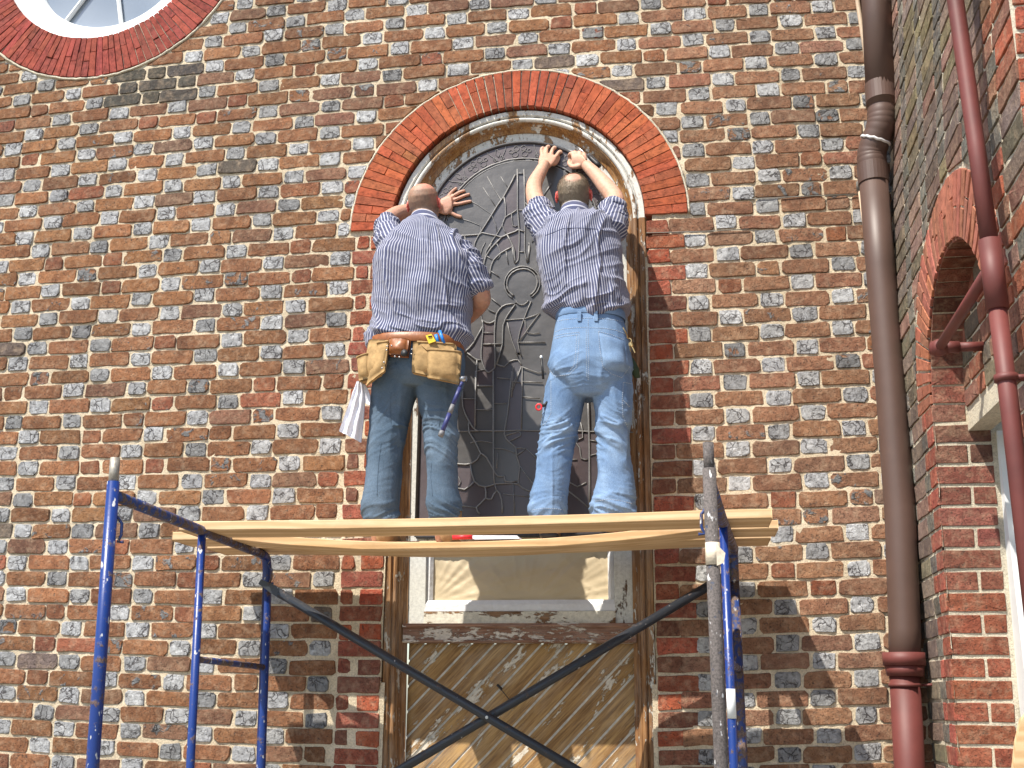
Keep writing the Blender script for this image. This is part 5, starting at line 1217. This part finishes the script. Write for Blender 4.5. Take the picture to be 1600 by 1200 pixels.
mb = MB(); h0, h1 = atY(920, 244, .015), atY(937, 260, -.01); mb.tube([h0, h0.lerp(h1, .3), h0.lerp(h1, .75), h1], [.011, .0125, .014, .011], 12); o = mb.build('screwdriver', BLACK, None, True); tag(o, 'tool with thick black handle in the right fist of the man in light jeans', 'tool')
mb = MB(); mb.tube([h0, atY(905, 232, .06), atY(899, 228, .075)], .003, 8); mb.build('blade', STEEL, o, True)
# ------------------------------------------------------------------ tool belt of the left-hand man
belt = thing('tool_belt', 'tan suede tool belt with two pouches on the hips of the man in dark jeans', 'tool belt')
band('strap', LEATH, belt, [ringpx(580, 724, 548, -.475, .148), ringpx(579, 725, 546, -.475, .151), ringpx(580, 724, 535, -.475, .149), ringpx(582, 722, 533, -.475, .144)])
def bag(name, poly, Ys, th, mat, parent, bulge=.03, n=10, wob=.004, lip=False):
    (ax, ay), (bx, by), (cx, cy), (dx_, dy_) = poly; V = []; N1 = n+1
    def at(u, v, k):
        x = ax*(1-u)*(1-v)+bx*u*(1-v)+cx*u*v+dx_*(1-u)*v; y = ay*(1-u)*(1-v)+by*u*(1-v)+cy*u*v+dy_*(1-u)*v
        Y = Ys[0]*(1-u)*(1-v)+Ys[1]*u*(1-v)+Ys[2]*u*v+Ys[3]*(1-u)*v; e = (4*u*(1-u))**.5*(1-(1-v)**3*.6)*(1-max(0, v-.75)*3.2)
        p = atY(x, y, Y); q = np.array([[p.x, p.y, p.z]]); w_ = float(vnoise(q*45)[0])*wob+float(vnoise(q*18)[0])*wob*1.5
        return p+Vector((0, (-bulge*max(e, .0)-th*.3+w_) if k == 0 else th, 0))
    for k in (0, 1):
        for i in range(N1):
            for j in range(N1): V.append(at(i/n, j/n, k))
    F = [(i*N1+j, (i+1)*N1+j, (i+1)*N1+j+1, i*N1+j+1) for i in range(n) for j in range(n)]; B = N1*N1
    F += [(B+i*N1+j, B+i*N1+j+1, B+(i+1)*N1+j+1, B+(i+1)*N1+j) for i in range(n) for j in range(n)]
    rim = [i*N1 for i in range(N1)]+[n*N1+j for j in range(1, N1)]+[i*N1+n for i in range(n-1, -1, -1)]+[j for j in range(n-1, 0, -1)]
    F += [(rim[k], rim[(k+1) % len(rim)], B+rim[(k+1) % len(rim)], B+rim[k]) for k in range(len(rim))]
    o = mk(name, V, F, mat, parent, True)
    if lip:
        mb = MB(); mb.tube([V[i*N1+0]+Vector((0, -.002, 0)) for i in range(N1)], .0045, 8); mb.build('rolled_rim', mat, o, True)
    return o
def rivets(L, Y, parent):
    for x, y in L: mb = MB(); mb.ball(atY(x, y, Y), .0042, .003, .0042, 8, 5); mb.build('rivet', STEEL, parent, True)
lp = bag('pouch', [(577, 532), (608, 533), (594, 585), (566, 598)], [-.565, -.615, -.625, -.57], .03, SUEDE, belt, .035)
bag('front_pocket', [(590, 537), (608, 534), (601, 580), (572, 603)], [-.62, -.645, -.65, -.60], .015, SUEDE, lp, .022, lip=True)
bag('side_pocket', [(558, 560), (577, 554), (578, 592), (562, 596)], [-.575, -.60, -.605, -.575], .02, SUEDE, lp, .028, lip=True)
bp_ = bag('pouch', [(646, 535), (711, 538), (716, 598), (644, 582)], [-.625, -.60, -.60, -.63], .03, SUEDE, belt, .025)
bag('front_pocket', [(668, 547), (721, 551), (717, 600), (668, 590)], [-.655, -.625, -.63, -.66], .015, SUEDE, bp_, .032, lip=True)
bag('back_flap', [(652, 534), (709, 538), (710, 550), (668, 548)], [-.645, -.62, -.625, -.65], .008, SUEDE, bp_, .006, lip=True)
rivets([(605, 541), (604, 547), (600, 566), (597, 575)], -.665, lp); rivets([(644, 546), (643, 553)], -.655, bp_)
hd_ = bag('tape_holder', [(609, 529), (640, 531), (637, 557), (608, 555)], [-.63, -.64, -.64, -.63], .03, LEATH, belt, .035)
mb = MB(); c = atY(632, 552, -.675); mb.tube([c, c+Vector((0, -.006, 0))], .016, 16); mb.build('tape_hole', BLACK, hd_, True); rivets([(612, 540), (617, 557), (624, 558)], -.67, hd_)
def rodpx(name, L, r, mat, lab, cat, tagit=True, parent=None, n=10):
    mb = MB(); mb.tube([atY(*q) for q in L], r, n); o = mb.build(name, mat, parent, True)
    if tagit: tag(o, lab, cat)
    return o
mb = MB(); a = atY(671, 528, -.64)
V = [atY(x, y, Y) for Y in (-.655, -.625) for x, y in ((665, 524), (674, 521.5), (681, 533), (670, 537))]; o = mk('utility_knife', V, [(0, 3, 2, 1), (4, 5, 6, 7), (0, 1, 5, 4), (1, 2, 6, 5), (2, 3, 7, 6), (3, 0, 4, 7)], YEL); tag(o, 'yellow plastic tool sticking out of the right pouch', 'tool')
mb = MB(); mb.tube([atY(669, 526, -.658), atY(675, 525, -.658)], .003, 6); mb.build('slot', BLACK, o)
rodpx('pliers', [(681, 523, -.63), (685, 537, -.63)], .0075, CYAN, 'shorter of the two blue plier handles in the right pouch', 'pliers')
rodpx('pliers', [(687, 517, -.63), (694, 537, -.63)], .0075, CYAN, 'taller of the two blue plier handles in the right pouch', 'pliers')
# hammer
hm_ = thing('hammer', 'claw hammer with blue and grey grip hanging from the tool belt', 'hammer')
mb = MB(); a, b = atY(711, 592, -.625), atY(729, 592, -.60); mb.tube([a+Vector((-.012, 0, .006)), a, a.lerp(b, .45), a.lerp(b, .5), b], [.005, .008, .011, .014, .013], 12); mb.build('head', STEEL, hm_, True)
pa, pb = Vector(atY(722, 597, -.625)), Vector(atY(688, 682, -.655))
for nm, u0, u1, r_, mt in (('shaft', 0, .1, .007, BLUEP), ('grip', .1, .42, .0095, BLUEP), ('grip_band', .42, .58, .0105, GREYP), ('grip', .58, .9, .0105, BLUEP), ('butt', .9, 1., .0125, GREYP)):
    mb = MB(); mb.tube([pa.lerp(pb, u0), pa.lerp(pb, (u0+u1)/2), pa.lerp(pb, u1)], [r_*.96, r_, r_*.96], 14); mb.build(nm, mt, hm_, True)
# towel
def cloth_px(name, left, right, Y, mat, parent=None, n=22, m=18, amp=.012, fr=5.):
    Lp = catmull([(x, y, 0) for x, y in left], 8); Rp = catmull([(x, y, 0) for x, y in right], 8); V = []
    for k in (0, 1):
        for i in range(n+1):
            a = Lp[min(len(Lp)-1, round(i/n*(len(Lp)-1)))]; b = Rp[min(len(Rp)-1, round(i/n*(len(Rp)-1)))]
            for j in range(m+1):
                u = j/m; x, y = a.x+(b.x-a.x)*u, a.y+(b.y-a.y)*u; d = -amp*math.sin(u*fr*math.pi+i*.12)*(.3+.7*i/n)-.012*math.sin(math.pi*u)
                V.append(atY(x, y, Y)+Vector((0, d+k*.008+float(vnoise(np.array([[x*.12, y*.08, 3.]]))[0])*.006, 0)))
    M1 = m+1; B = (n+1)*M1; F = [(i*M1+j, i*M1+j+1, (i+1)*M1+j+1, (i+1)*M1+j) for i in range(n) for j in range(m)]; F += [(B+a, B+d, B+c, B+b) for a, b, c, d in F]
    rim = [i*M1 for i in range(n+1)]+[n*M1+j for j in range(1, M1)]+[i*M1+m for i in range(n-1, -1, -1)]+[j for j in range(m-1, 0, -1)]
    F += [(rim[k], B+rim[k], B+rim[(k+1) % len(rim)], rim[(k+1) % len(rim)]) for k in range(len(rim))]
    return mk(name, V, F, mat, parent, True)
tw = cloth_px('towel', [(558, 596), (551, 615), (541, 645), (530.5, 674)], [(566, 597), (569, 625), (566, 660), (563, 691)], -.55, CLOTH); tag(tw, 'white towel hanging from the left side of the tool belt', 'towel')
cloth_px('towel_fold', [(563, 598), (564, 612), (561, 624)], [(571, 601), (578, 618), (578, 634)], -.535, CLOTH, tw, 12, 10, .006, 2.)
